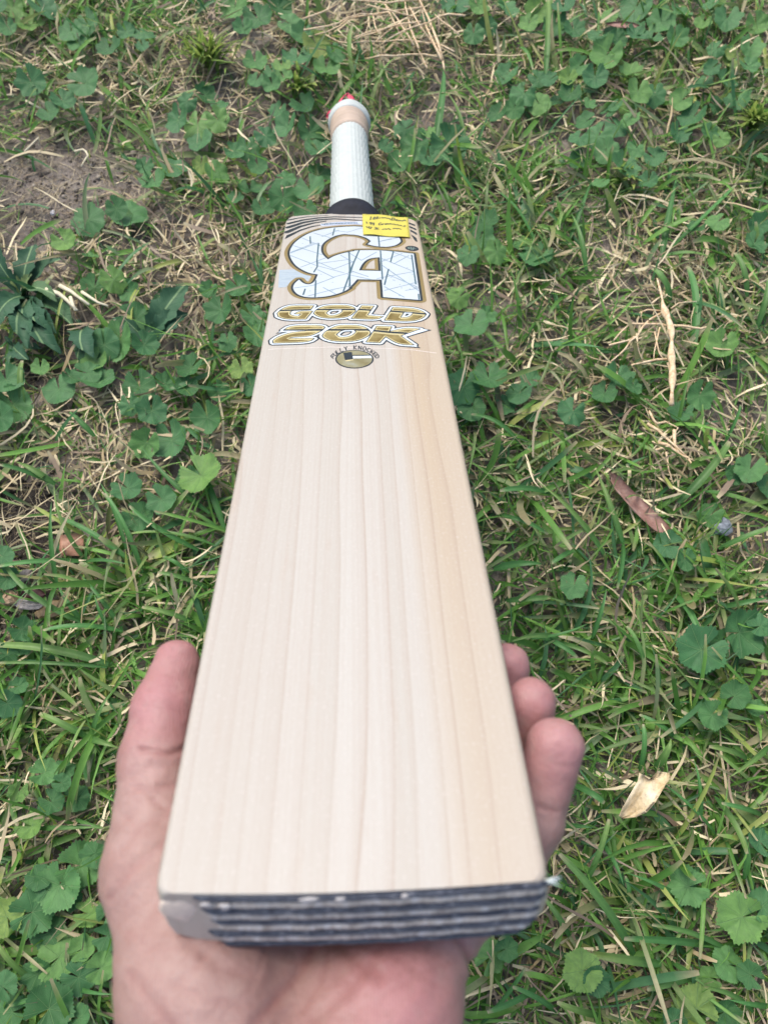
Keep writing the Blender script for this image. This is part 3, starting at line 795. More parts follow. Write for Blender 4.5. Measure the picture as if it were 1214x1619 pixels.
    for a in range(8):
        for b in range(a + 1, 8):
            if abs(off[a] - off[b]).sum() != 1: continue
            x = (cv[:, a] < 0) != (cv[:, b] < 0); t = cv[:, a] / (cv[:, a] - cv[:, b] + 1e-12)
            pnt = off[a] + t[:, None] * (off[b] - off[a]); acc[x] += pnt[x]; cnt[x] += 1
    Vv = lo + st * (I + acc / cnt[:, None])
    quads = []
    for axn in range(3):
        sa = [slice(1, -1)] * 3; sb = [slice(1, -1)] * 3; sa[axn] = slice(0, -1); sb[axn] = slice(1, None)
        A = s[tuple(sa)]; B = s[tuple(sb)]
        for flip, msk in ((0, A & ~B), (1, ~A & B)):
            q = np.argwhere(msk) + 1; q[:, axn] -= 1
            o1, o2 = [(1, 2), (2, 0), (0, 1)][axn]
            def g(d1, d2):
                r = q.copy(); r[:, o1] -= d1; r[:, o2] -= d2; return idx[r[:, 0], r[:, 1], r[:, 2]]
            f = np.stack([g(1, 1), g(0, 1), g(0, 0), g(1, 0)], 1)
            quads.append(f if not flip else f[:, ::-1])
    Q = np.concatenate(quads); Q = Q[(Q >= 0).all(1)]
    # even out and get normals
    E = np.concatenate([Q[:, [0, 1]], Q[:, [1, 2]], Q[:, [2, 3]], Q[:, [3, 0]]])
    deg = np.bincount(E.ravel(), minlength=len(Vv)).astype(float)[:, None]
    for it in range(10):
        a = np.zeros_like(Vv)
        for d in range(3):
            a[:, d] = np.bincount(E[:, 0], Vv[E[:, 1], d], len(Vv)) + np.bincount(E[:, 1], Vv[E[:, 0], d], len(Vv))
        Vv += (.5 if it % 2 == 0 else -.46) * (a / np.maximum(deg, 1) - Vv)
    def normals():
        fn = np.cross(Vv[Q[:, 2]] - Vv[Q[:, 0]], Vv[Q[:, 3]] - Vv[Q[:, 1]]); N = np.zeros_like(Vv)
        for k in range(4):
            for d in range(3): N[:, d] += np.bincount(Q[:, k], fn[:, d], len(Vv))
        return N / (np.linalg.norm(N, axis=1)[:, None] + 1e-15)
    N = normals()
    wp = T_ + Vv[:, :1] * UU + Vv[:, 1:2] * V_ + Vv[:, 2:] * W_
    q = wp - C_; zc = q @ F_; PX = 607 + FPX * (q @ R_) / zc; PY = 809.5 - FPX * (q @ U_) / zc
    facing = (N @ np.array([C_ @ UU - T_ @ UU, C_ @ V_ - T_ @ V_, C_ @ W_ - T_ @ W_])) > -.02
    # skin folds: (polyline in the photograph, width px, depth m)
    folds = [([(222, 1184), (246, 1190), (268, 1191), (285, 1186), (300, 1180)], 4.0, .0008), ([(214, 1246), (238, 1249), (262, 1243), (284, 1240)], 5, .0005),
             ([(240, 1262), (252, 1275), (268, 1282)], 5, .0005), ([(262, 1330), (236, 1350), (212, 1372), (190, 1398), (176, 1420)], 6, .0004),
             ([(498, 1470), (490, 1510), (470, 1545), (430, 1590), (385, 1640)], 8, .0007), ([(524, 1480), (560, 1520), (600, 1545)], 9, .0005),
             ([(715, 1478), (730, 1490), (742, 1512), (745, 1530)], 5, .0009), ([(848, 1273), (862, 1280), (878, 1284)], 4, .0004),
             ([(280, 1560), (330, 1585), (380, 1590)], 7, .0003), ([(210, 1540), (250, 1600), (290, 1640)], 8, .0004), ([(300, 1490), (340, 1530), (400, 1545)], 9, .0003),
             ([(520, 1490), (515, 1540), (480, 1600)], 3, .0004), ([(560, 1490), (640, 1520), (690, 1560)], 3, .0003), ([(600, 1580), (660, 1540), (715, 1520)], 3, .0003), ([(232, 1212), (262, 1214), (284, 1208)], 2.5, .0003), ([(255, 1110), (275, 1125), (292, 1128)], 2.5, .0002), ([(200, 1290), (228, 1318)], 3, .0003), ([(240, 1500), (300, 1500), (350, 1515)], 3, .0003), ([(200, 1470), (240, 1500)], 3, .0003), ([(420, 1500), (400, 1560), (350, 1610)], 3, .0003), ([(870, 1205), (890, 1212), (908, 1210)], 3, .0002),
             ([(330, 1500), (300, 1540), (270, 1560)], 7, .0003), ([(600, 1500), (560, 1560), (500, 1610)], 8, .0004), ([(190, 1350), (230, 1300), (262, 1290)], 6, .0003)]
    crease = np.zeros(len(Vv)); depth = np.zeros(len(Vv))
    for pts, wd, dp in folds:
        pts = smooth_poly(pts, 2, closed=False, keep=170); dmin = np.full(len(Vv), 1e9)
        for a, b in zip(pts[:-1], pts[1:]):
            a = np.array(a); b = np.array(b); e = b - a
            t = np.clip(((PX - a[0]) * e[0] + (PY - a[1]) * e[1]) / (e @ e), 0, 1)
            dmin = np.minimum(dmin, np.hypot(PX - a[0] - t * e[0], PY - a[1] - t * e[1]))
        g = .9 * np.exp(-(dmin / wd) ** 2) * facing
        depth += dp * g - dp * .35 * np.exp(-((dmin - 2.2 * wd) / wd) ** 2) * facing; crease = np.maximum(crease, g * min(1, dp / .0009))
    nz = np.sin(Vv[:, 0] * 310 + 3 * np.sin(Vv[:, 1] * 170)) * np.sin(Vv[:, 1] * 260 + Vv[:, 2] * 300 + 2 * np.sin(Vv[:, 0] * 150))
    Vv = Vv + N * (-depth + .00022 * nz)[:, None]
    blush = np.zeros(len(Vv))
    for (p, r) in tips: blush = np.maximum(blush, np.exp(-(np.linalg.norm(Vv - p, axis=1) / .017) ** 2))
    blush = np.maximum(blush, .9 * np.exp(-((Vv[:, 0] - .014) ** 2 / .00055 + (Vv[:, 1] + .012) ** 2 / .0006)))
    thumb_pad = np.exp(-(np.linalg.norm(Vv - np.array([-.070, .078, -.018]), axis=1) / .022) ** 2); blush = np.maximum(blush, .9 * thumb_pad)
    dors = np.clip((-N[:, 2] - .0) * 1.2, 0, 1)           # back of the hand: browner
    cols = np.stack([blush, crease, dors], 1)
    t = NT('skin', .48, .4)
    at = t.node('ShaderNodeVertexColor', layer_name='Col'); sp_ = t.node('ShaderNodeSeparateColor'); t.link(at.outputs[0], sp_.inputs[0])
    co = t.coord(); big = t.noise(co, 60, 4, .6); fine = t.noise(co, 420, 4, .6); med = t.noise(co, 160, 3, .6)
    col = t.ramp(big, [(.3, (.290, .165, .142)), (.5, (.330, .203, .178)), (.72, (.365, .24, .212))])
    col = t.mix(t.math('MULTIPLY', sp_.outputs[0], .75), col, (.41, .170, .185))
    col = t.mix(t.ramp(med, [(.5, 0), (.72, .28)]), col, (.38, .275, .24))
    col = t.mix(t.ramp(fine, [(.3, .22), (.5, 0)]), col, (.20, .095, .08))
    col = t.mix(t.math('MULTIPLY', sp_.outputs[2], .6), col, (.27, .165, .12))
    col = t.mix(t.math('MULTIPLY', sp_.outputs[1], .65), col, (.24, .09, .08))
    t.base(col)
    t.b.inputs['Subsurface Weight'].default_value = .14; t.b.inputs['Subsurface Radius'].default_value = (.006, .002, .001); t.b.inputs['Subsurface Scale'].default_value = 1.0
    wr = t.node('ShaderNodeTexWave'); wr.wave_type = 'BANDS'; wr.inputs['Scale'].default_value = 330; wr.inputs['Distortion'].default_value = 6; wr.inputs['Detail'].default_value = 2; wr.inputs['Detail Scale'].default_value = .4
    t.link(co, wr.inputs['Vector'])
    t.bump(t.math('ADD', t.math('MULTIPLY', fine, 1.0), t.math('MULTIPLY', wr.outputs[1], .22)), .6, .0006)
    o = np_mesh('hand', Vv, Q, t.m, cols)
    o.matrix_world = BAT_M
    tag(o, 'bare left hand, palm up, gripping the underside of the bat\'s toe', 'hand')
    return o
hand = build_hand()
#@@HANDEND
#@@GROUND
# ------------------------------------------------------------------ lawn: where it is bare, dry or leafy
BARE = [((90, 285), (180, 125), 1.0), ((150, 400), (60, 40), .5), ((235, 250), (80, 60), .6), ((35, 205), (90, 45), .6), ((30, 820), (75, 105), 1.0), ((20, 955), (85, 60), .9), ((60, 580), (60, 35), .6),
        ((1150, 215), (80, 40), .45), ((480, 215), (60, 35), .35), ((20, 330), (90, 70), .9), ((700, 160), (50, 40), .3)]
LEAFY = [((60, 470), (120, 85)), ((75, 1400), (110, 190)), ((60, 620), (90, 40)), ((310, 700), (90, 70)), ((260, 520), (110, 70)), ((400, 60), (90, 60)), ((860, 60), (140, 80)), ((310, 185), (60, 40)), ((480, 300), (60, 70)), ((900, 200), (160, 60))]
STRAWY = [((1120, 420), (160, 120)), ((330, 420), (170, 120)), ((250, 130), (110, 70)), ((170, 750), (130, 130)), ((900, 700), (200, 150)), ((60, 1340), (80, 60)), ((1100, 740), (160, 80)), ((620, 60), (150, 60)), ((60, 60), (90, 70)), ((1120, 1240), (90, 70))]
def blobs(px, py, lst, default_w=1.0):
    r = np.zeros_like(px)
    for it in lst:
        (cx, cy), (rx, ry) = it[0], it[1]; wgt = it[2] if len(it) > 2 else default_w
        r = np.maximum(r, wgt * np.exp(-(((px - cx) / rx) ** 2 + ((py - cy) / ry) ** 2) ** 1.5))
    return r
def ground_px(x, y):
    q = np.stack([x, y, np.full_like(x, .01)], 1) - C_
    z = q @ F_; z = np.where(z < .05, .05, z)
    return 607 + FPX * (q @ R_) / z, 809.5 - FPX * (q @ U_) / z
XR, YR = (-.95, .95), (-.38, 1.45)
def scatter(n_per_m2, accept):
    area = (XR[1] - XR[0]) * (YR[1] - YR[0]); n = int(n_per_m2 * area)
    x = rng.uniform(*XR, n); y = rng.uniform(*YR, n)
    px, py = ground_px(x, y)
    pr = accept(x, y, px, py)
    out = (px < -120) | (px > 1334) | (py < -120) | (py > 1740)
    pr = np.where(out, pr * .38, pr)
    k = rng.random(n) < pr
    return x[k], y[k], px[k], py[k]

def clump(x, y, cell=.020, pull=.75):
    i = np.floor(x / cell); j = np.floor(y / cell)
    h1 = np.sin(i * 12.9898 + j * 78.233) * 43758.5453; h1 -= np.floor(h1); h2 = np.sin(i * 39.34 + j * 11.135) * 24634.6345; h2 -= np.floor(h2)
    cx, cy = (i + h1) * cell, (j + h2) * cell
    k = rng.random(len(x)) < .7; ang = np.arctan2(y - cy, x - cx)
    xn = np.where(k, cx + (x - cx) * (1 - pull), x); yn = np.where(k, cy + (y - cy) * (1 - pull), y)
    head = np.where(k, ang + rng.normal(0, .5, len(x)), rng.uniform(0, 6.283, len(x)))
    return xn, yn, head, h1
def blades(name, x, y, z0, head, length, width, elev, bend, lat, twist, c_root, c_tip, blunt, K, mat, keel=.25, zmin=.002, parent=None, wav=0.0):
    """all blades of one mesh: a keeled strip of K segments each"""
    n = len(x)
    cen = np.zeros((n, K + 1, 3)); cen[:, 0] = np.stack([x, y, z0], 1)
    dirs = np.zeros((n, K + 1, 3)); h = head.copy(); e = elev.copy()
    ph = rng.random(n) * 6.28
    for k in range(K + 1):
        t = k / K
        ek = e - bend * t; hk = h + lat * t + wav * np.sin(ph + t * 7)
        d = np.stack([np.cos(ek) * np.cos(hk), np.cos(ek) * np.sin(hk), np.sin(ek)], 1); dirs[:, k] = d
        if k < K: cen[:, k + 1] = cen[:, k] + d * (length / K)[:, None]
    gz = soil_height(cen[..., 0], cen[..., 1])
    floor_ = gz + zmin
    low = cen[..., 2] < floor_
    cen[..., 2] = np.where(low, floor_ + (floor_ - cen[..., 2]) * .12, cen[..., 2])
    side = np.cross(dirs, np.array([0, 0, 1.0])); side /= np.linalg.norm(side, axis=2, keepdims=True) + 1e-9
    up = np.cross(side, dirs)
    tw = twist[:, None] * (np.arange(K + 1) / K)[None, :] + (twist * .3)[:, None]
    sd = side * np.cos(tw)[..., None] + up * np.sin(tw)[..., None]; nr = np.cross(sd, dirs)
    t = np.arange(K + 1) / K
    prof_point = np.clip((1 - t ** 2.4), .03, 1) * (.62 + .38 * np.clip(t * 4, 0, 1))
    prof_blunt = np.where(t < 1, 1.0, .55) * (.62 + .38 * np.clip(t * 4, 0, 1))
    pw = blunt[:, None] * prof_blunt + (1 - blunt[:, None]) * prof_point
    wv = (width[:, None] * pw / 2)[..., None]
    cols3 = 3 if keel else 2
    V = np.zeros((n, K + 1, cols3, 3))
    if keel:
        V[:, :, 0] = cen - sd * wv; V[:, :, 1] = cen - nr * wv * (2 * keel); V[:, :, 2] = cen + sd * wv
    else:
        V[:, :, 0] = cen - sd * wv; V[:, :, 1] = cen + sd * wv
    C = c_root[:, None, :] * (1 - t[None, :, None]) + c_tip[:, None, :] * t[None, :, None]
    cutc = np.array([.42, .37, .22]); m = (blunt > .5)[:, None] & (t[None, :] > .99)
    C = np.where(m[..., None], cutc, C)
    C = np.repeat(C[:, :, None, :], cols3, 2)
    idx = np.arange(n * (K + 1) * cols3).reshape(n, K + 1, cols3)
    Q = np.stack([idx[:, :-1, :-1], idx[:, :-1, 1:], idx[:, 1:, 1:], idx[:, 1:, :-1]], -1).reshape(-1, 4)
    return np_mesh(name, V.reshape(-1, 3), Q, mat, C.reshape(-1, 3), parent)

def leaf_shader(name, rough=.5, transl=.35, veins=False, stripe=False, spec=.35):
    t = NT(name, rough, spec)
    at = t.node('ShaderNodeVertexColor', layer_name='Col').outputs[0]
    co = t.coord(); n1 = t.noise(co, 220, 3, .6)
    col = t.mix(t.ramp(n1, [(.35, .15), (.6, 0)]), at, (.03, .07, .025), 'MIX')
    t.base(col)
    tr = t.node('ShaderNodeBsdfTranslucent'); t.link(col, tr.inputs[0])
    mx = t.node('ShaderNodeMixShader'); mx.inputs[0].default_value = transl
    t.link(t.b.outputs[0], mx.inputs[1]); t.link(tr.outputs[0], mx.inputs[2])
    out = [q for q in t.n if q.type == 'OUTPUT_MATERIAL'][0]; t.link(mx.outputs[0], out.inputs[0])
    return t.m
GRASSM = leaf_shader('grass_blade', .42, .40)
STRAWM = NT('straw', .6, .3); _a = STRAWM.node('ShaderNodeVertexColor', layer_name='Col').outputs[0]; STRAWM.base(_a); STRAWM = STRAWM.m

def mixc(a, b, t): return np.asarray(a)[None, :] * (1 - t[:, None]) + np.asarray(b)[None, :] * t[:, None]
def grass_colors(n, yellow=.15):
    t = rng.random(n); c = mixc((.078, .200, .034), (.21, .42, .092), t)
    y = rng.random(n) < yellow; c[y] = mixc((.24, .36, .06), (.44, .48, .15), rng.random(y.sum()))
    b = rng.random(n) < .18; c[b] = mixc((.060, .170, .062), (.11, .26, .11), rng.random(b.sum()))
    return c
def straw_colors(n):
    t = rng.random(n); c = mixc((.36, .28, .155), (.70, .61, .40), t ** 1.2)
    g = rng.random(n) < .25; c[g] = mixc((.17, .125, .085), (.28, .22, .16), rng.random(g.sum()))
    return c

# dry thatch lying over the soil
def acc_straw(x, y, px, py):
    b = blobs(px, py, BARE); s = blobs(px, py, STRAWY); nz = hash_noise(x, y, 14, 8)
    return np.clip((.27 + .34 * s + .45 * (nz - .40)) * (1 - .95 * b), 0, 1)
x, y, px, py = scatter(34000, acc_straw); n = len(x)
cs = straw_colors(n)
blades('dry_thatch', x, y, soil_height(x, y) + np.where(rng.random(n) < .10, rng.uniform(.012, .026, n), rng.uniform(.001, .015, n)), rng.uniform(0, 6.283, n), rng.gamma(4, .007, n) + .006, rng.gamma(4, .00035, n) + .0005,
       rng.normal(.15, .28, n), rng.normal(.12, .4, n), rng.normal(0, .45, n) * (1 + 2 * (rng.random(n) < .2)), rng.normal(0, .9, n), cs, cs * rng.uniform(.85, 1.15, (n, 1)), (rng.random(n) < .5).astype(float), 5, STRAWM, keel=0, wav=.13)
tag(bpy.data.objects['dry_thatch'], kind='stuff')
# fine rootlets and crumbs on the bare patches
def acc_root(x, y, px, py): return np.clip(blobs(px, py, BARE) * .9, 0, 1)
x, y, px, py = scatter(26000, acc_root); n = len(x)
cs = straw_colors(n) * rng.uniform(.35, .85, (n, 1))
blades('fine_roots', x, y, soil_height(x, y) + rng.uniform(0, .004, n), rng.uniform(0, 6.283, n), rng.gamma(3, .008, n) + .006, rng.uniform(.0003, .0009, n),
       rng.normal(.05, .12, n), rng.normal(.05, .3, n), rng.normal(0, 1.6, n), rng.normal(0, .5, n), cs, cs, np.zeros(n), 6, STRAWM, keel=0, zmin=.0008, wav=.6)
tag(bpy.data.objects['fine_roots'], kind='stuff')
# soil crumbs
def acc_cr(x, y, px, py): return np.clip(blobs(px, py, BARE), .02, 1)
x, y, px, py = scatter(22000, acc_cr); n = len(x); r = rng.gamma(2, .0006, n) + .0004
oc = np.array([(1, 0, 0), (-1, 0, 0), (0, 1, 0), (0, -1, 0), (0, 0, 1), (0, 0, -1)], float)
ang = rng.uniform(0, 6.28, n); Vc = oc[None] * r[:, None, None] * rng.uniform(.55, 1.3, (n, 6, 1))
Vx = Vc[..., 0] * np.cos(ang)[:, None] - Vc[..., 1] * np.sin(ang)[:, None]; Vy = Vc[..., 0] * np.sin(ang)[:, None] + Vc[..., 1] * np.cos(ang)[:, None]
Vc = np.stack([Vx + x[:, None], Vy + y[:, None], Vc[..., 2] + (soil_height(x, y) + r * .4)[:, None]], -1)
ft = np.array([(0, 2, 4), (2, 1, 4), (1, 3, 4), (3, 0, 4), (2, 0, 5), (1, 2, 5), (3, 1, 5), (0, 3, 5)])
Fq = (ft[None] + (np.arange(n) * 6)[:, None, None]).reshape(-1, 3)
cc = mixc((.07, .055, .045), (.36, .31, .25), rng.random(n)); cc[(px < 130) & (py > 560)] *= .22; cc = np.repeat(cc, 6, 0)
tag(np_mesh('soil_crumbs', Vc.reshape(-1, 3), Fq, STRAWM, cc, smooth=False), kind='stuff')

# green grass, mown: broad blades lying every way
def acc_green(x, y, px, py):
    b = blobs(px, py, BARE); l = blobs(px, py, LEAFY); nz = hash_noise(x, y, 11, 4); nz2 = hash_noise(x, y, 35, 6); s = blobs(px, py, STRAWY)
    near = np.clip((py - 500) / 700, 0, 1)
    return np.clip((.42 + .24 * near + .7 * (nz - .5) + .40 * (nz2 - .5)) * (1 - .97 * b) * (1 - .6 * l) * (1 - .35 * s), .0, 1)
x, y, px, py = scatter(27000, acc_green); n = len(x); x, y, hd, hh = clump(x, y)
cg = grass_colors(n, .10); tipc = cg * rng.uniform(.85, 1.35, (n, 1))
dry = rng.random(n) < .14; tipc[dry] = straw_colors(dry.sum())
near = np.clip((py - 300) / 900, 0, 1)
lean = hash_noise(x, y, 9, 12) * 12
wd = rng.gamma(4.5, .00056, n) + .0008
ln = np.clip(rng.gamma(5, .0082, n) * (.75 + .55 * hh), .012, .085); wd *= .7 + .65 * hh
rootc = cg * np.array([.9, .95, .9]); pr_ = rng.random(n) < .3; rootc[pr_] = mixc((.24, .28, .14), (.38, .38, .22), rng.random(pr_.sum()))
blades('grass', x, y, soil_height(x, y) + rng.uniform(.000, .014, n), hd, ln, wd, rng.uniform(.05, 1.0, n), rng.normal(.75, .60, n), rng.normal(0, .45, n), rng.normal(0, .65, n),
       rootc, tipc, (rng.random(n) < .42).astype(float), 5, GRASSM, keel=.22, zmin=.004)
tag(bpy.data.objects['grass'], kind='stuff')
# thinner young blades standing up
x, y, px, py = scatter(24000, acc_green); n = len(x)
cg = grass_colors(n, .3)
blades('fine_grass', x, y, soil_height(x, y), rng.uniform(0, 6.283, n), rng.uniform(.018, .05, n), rng.uniform(.0008, .0017, n), rng.uniform(.4, 1.4, n), rng.normal(.5, .4, n), rng.normal(0, .5, n), rng.normal(0, .5, n),
       cg, cg * rng.uniform(.9, 1.3, (n, 1)), np.zeros(n), 4, GRASSM, keel=0)
tag(bpy.data.objects['fine_grass'], kind='stuff')
# ground cover far outside the picture keeps the lawn going
def far_cover():
    n = 26000; r = .9 + rng.random(n) ** 1.6 * 6; a = rng.uniform(0, 6.283, n); x = r * np.cos(a); y = .5 + r * np.sin(a)
    k = (np.abs(x) > .93) | (y < -.36) | (y > 1.43); x, y, r = x[k], y[k], r[k]; n = len(x)
    cg = grass_colors(n, .3); sc = 1 + (r - .9) * .5
    blades('distant_grass', x, y, soil_height(x, y), rng.uniform(0, 6.283, n), rng.uniform(.03, .07, n) * sc, rng.uniform(.002, .004, n) * sc, rng.uniform(.2, 1.2, n), rng.normal(.6, .4, n), rng.normal(0, .4, n), rng.normal(0, .5, n), cg, cg, np.zeros(n), 3, GRASSM, keel=0)
    tag(bpy.data.objects['distant_grass'], kind='stuff')
far_cover()

# ------------------------------------------------------------------ mallow leaves
def mallow_material():
    t = NT('mallow_leaf', .45, .4)
    co = t.coord(); sep = t.node('ShaderNodeSeparateXYZ'); t.link(co, sep.inputs[0])
    th = t.math('ARCTAN2', sep.outputs[1], sep.outputs[0]); rr = t.math('SQRT', t.math('ADD', t.math('MULTIPLY', sep.outputs[0], sep.outputs[0]), t.math('MULTIPLY', sep.outputs[1], sep.outputs[1])))
    ph = t.math('PINGPONG', t.math('MULTIPLY', th, 7 / (2 * math.pi)), .5)      # 0 on a vein
    dist = t.math('MULTIPLY', ph, rr)                                          # ~ distance from the vein
    vein = t.ramp(t.math('MULTIPLY', dist, 1 / .11), [(0, 1), (.07, .8), (.16, 0)])
    # side veins run off the main ones
    sv = t.math('FRACT', t.math('SUBTRACT', t.math('MULTIPLY', rr, 9.5), t.math('MULTIPLY', ph, 5.5)))
    side = t.ramp(sv, [(.0, .0), (.42, 0), (.5, .55), (.58, 0)])
    n1 = t.noise(co, 3.2, 3, .6); n2 = t.noise(co, 26, 3, .6)
    oi = t.node('ShaderNodeObjectInfo'); rnd = oi.outputs['Random']
    base = t.ramp(rnd, [(.0, (.046, .155, .044)), (.25, (.085, .230, .075)), (.55, (.058, .185, .068)), (.8, (.12, .290, .085)), (.95, (.18, .34, .075)), (1.0, (.30, .38, .09))])
    base = t.mix(t.ramp(n1, [(.35, .35), (.6, 0)]), base, (.034, .105, .036))
    base = t.mix(t.ramp(n2, [(.45, 0), (.7, .25)]), base, (.11, .20, .10))
    spot = t.noise(t.mapping(co, (1, 1, 1), (3.1, 1.7, 0)), 5.5, 2, .5)
    base = t.mix(t.ramp(spot, [(.70, 0), (.74, .8)]), base, (.20, .17, .07))
    base = t.mix(t.math('MULTIPLY', side, .45), base, (.12, .25, .10))
    base = t.mix(t.math('MULTIPLY', vein, .75), base, (.19, .34, .14))
    t.base(base)
    hgt = t.math('SUBTRACT', t.math('MULTIPLY', n2, .6), t.math('ADD', vein, t.math('MULTIPLY', side, .6)))
    t.bump(hgt, .6, .0012)
    tr = t.node('ShaderNodeBsdfTranslucent'); t.link(base, tr.inputs[0])
    mx = t.node('ShaderNodeMixShader'); mx.inputs[0].default_value = .22
    t.link(t.b.outputs[0], mx.inputs[1]); t.link(tr.outputs[0], mx.inputs[2])
    out = [q for q in t.n if q.type == 'OUTPUT_MATERIAL'][0]; t.link(mx.outputs[0], out.inputs[0])
    return t.m
MALLOW = mallow_material()
STEMM = simple('green_stem', (.13, .19, .07), .5, .3, var=.2)
def mallow_mesh(seed):
    """unit leaf (radius 1) with the stalk joining at the origin; notch toward -x"""
    r_ = random.Random(seed); nA, nR = 70, 6; vs, fs = [], []
    lob = r_.uniform(.03, .075); open_ = r_.uniform(.10, .30); cup = r_.uniform(-.12, .38); fold = r_.uniform(.022, .052)
    p1, p2 = r_.random() * 6, r_.random() * 6; bendx = r_.uniform(-.25, .30); lrad = [r_.uniform(.90, 1.08) for _ in range(8)]
    for i in range(nR + 1):
        for k in range(nA + 1):
            a = -math.pi + open_ + (2 * math.pi - 2 * open_) * k / nA
            lobe = math.cos(7 * a); lr = lrad[int((a + math.pi) / (2 * math.pi) * 7.999)]
            rad = (1 - lob + lob * lobe) * (.55 + .45 * lr)
            rad *= 1 - .12 * math.exp(-((abs(a) - math.pi) / .5) ** 2) * 0
            if i == nR: rad *= 1 + (.04 if k % 2 else -.04)
            f = i / nR; rr = rad * f
            z = cup * rr * rr + fold * f * lobe * (.4 + f) + .08 * math.sin(3 * rr * math.cos(a) + p1) * f + .09 * math.sin(4 * rr * math.sin(a) + p2) * f - bendx * max(0, rr * math.cos(a)) ** 2
            vs.append((rr * math.cos(a), rr * math.sin(a), z))
    m = nA + 1
    for i in range(nR):
        for k in range(nA): fs.append((i * m + k, i * m + k + 1, (i + 1) * m + k + 1, (i + 1) * m + k)) if i else fs.append((k, m + k + 1, m + k))
    me = bpy.data.meshes.new('mallow_leaf'); me.from_pydata(vs, [], [f[::-1] if False else f for f in fs]); me.polygons.foreach_set('use_smooth', [True] * len(me.polygons)); me.materials.append(MALLOW); me.update()
    return me
MALLOWS = [mallow_mesh(100 + i) for i in range(20)]
def place_leaf(me, parent, pos, size, head, tilt, roll=0.0, name='leaf'):
    o = bpy.data.objects.new(name, me); COL.objects.link(o); o.parent = parent
    o.location = pos; o.rotation_euler = (roll, tilt, head); o.scale = (size, size, size)
    return o
def mallow_plant(cx, cy, leaves, label, spread=None, rpx=24, group='low mallow weeds in the lawn', seed=0):
    """leaves: a count, or a list of (px, py, radius px[, tilt])"""
    r_ = random.Random(int(cx * 7 + cy * 3) + seed)
    root = G(cx, cy, 0.0); e = empty('mallow_weed', (root[0], root[1], float(soil_height(root[0], root[1]))))
    tag(e, label, 'weed', group)
    if isinstance(leaves, int):
        spread = spread or rpx * 1.6; L = []; tries = 0
        while len(L) < leaves and tries < 400:
            tries += 1
            a = r_.random() * 6.28; d = spread * math.sqrt(r_.random()); q = (cx + d * math.cos(a) * 1.15, cy + d * math.sin(a) * .85, rpx * r_.uniform(.62, 1.15))
            if all(math.hypot(q[0] - p[0], q[1] - p[1]) > .62 * (q[2] + p[2]) for p in L): L.append(q)
    else:
        L = list(leaves)
        extra = 3 if (cx > 640 and cy < 320) else 1 if (cx < 420 and 430 < cy < 700 and len(L) > 2) else 0
        for _ in range(extra * 6):
            if extra <= 0: break
            q = (cx + r_.uniform(-48, 48), cy + r_.uniform(-40, 40), r_.uniform(12, 19) if cy < 600 else r_.uniform(14, 24))
            if all(math.hypot(q[0] - p[0], q[1] - p[1]) > .75 * (q[2] + p[2]) for p in L): L.append(q); extra -= 1
    svs, sfs = [], []
    for i, q in enumerate(L):
        h = r_.uniform(.022, .040); p = G(q[0], q[1], h); zc = (p - C_) @ F_; size = 1.08 * q[2] * zc / FPX
        d = p - root; head = math.atan2(d[1], d[0]) + r_.uniform(-.5, .5) if np.hypot(d[0], d[1]) > .008 else r_.uniform(0, 6.28)
        tl = r_.uniform(-.20, .50)
        lc = p - np.array(e.location)
        place_leaf(r_.choice(MALLOWS), e, lc, size, head, tl, r_.uniform(-.40, .40))
        mid = lc * .5 + np.array([0, 0, -.004]); v2, f2 = tube([(0, 0, 0), mid, lc - np.array([0, 0, .0008])], [.0010, .0008, .0006], 5, False)
        sfs += [tuple(k + len(svs) for k in f) for f in f2]; svs += v2
    mesh_obj('stem', svs, sfs, STEMM, e)
    return e
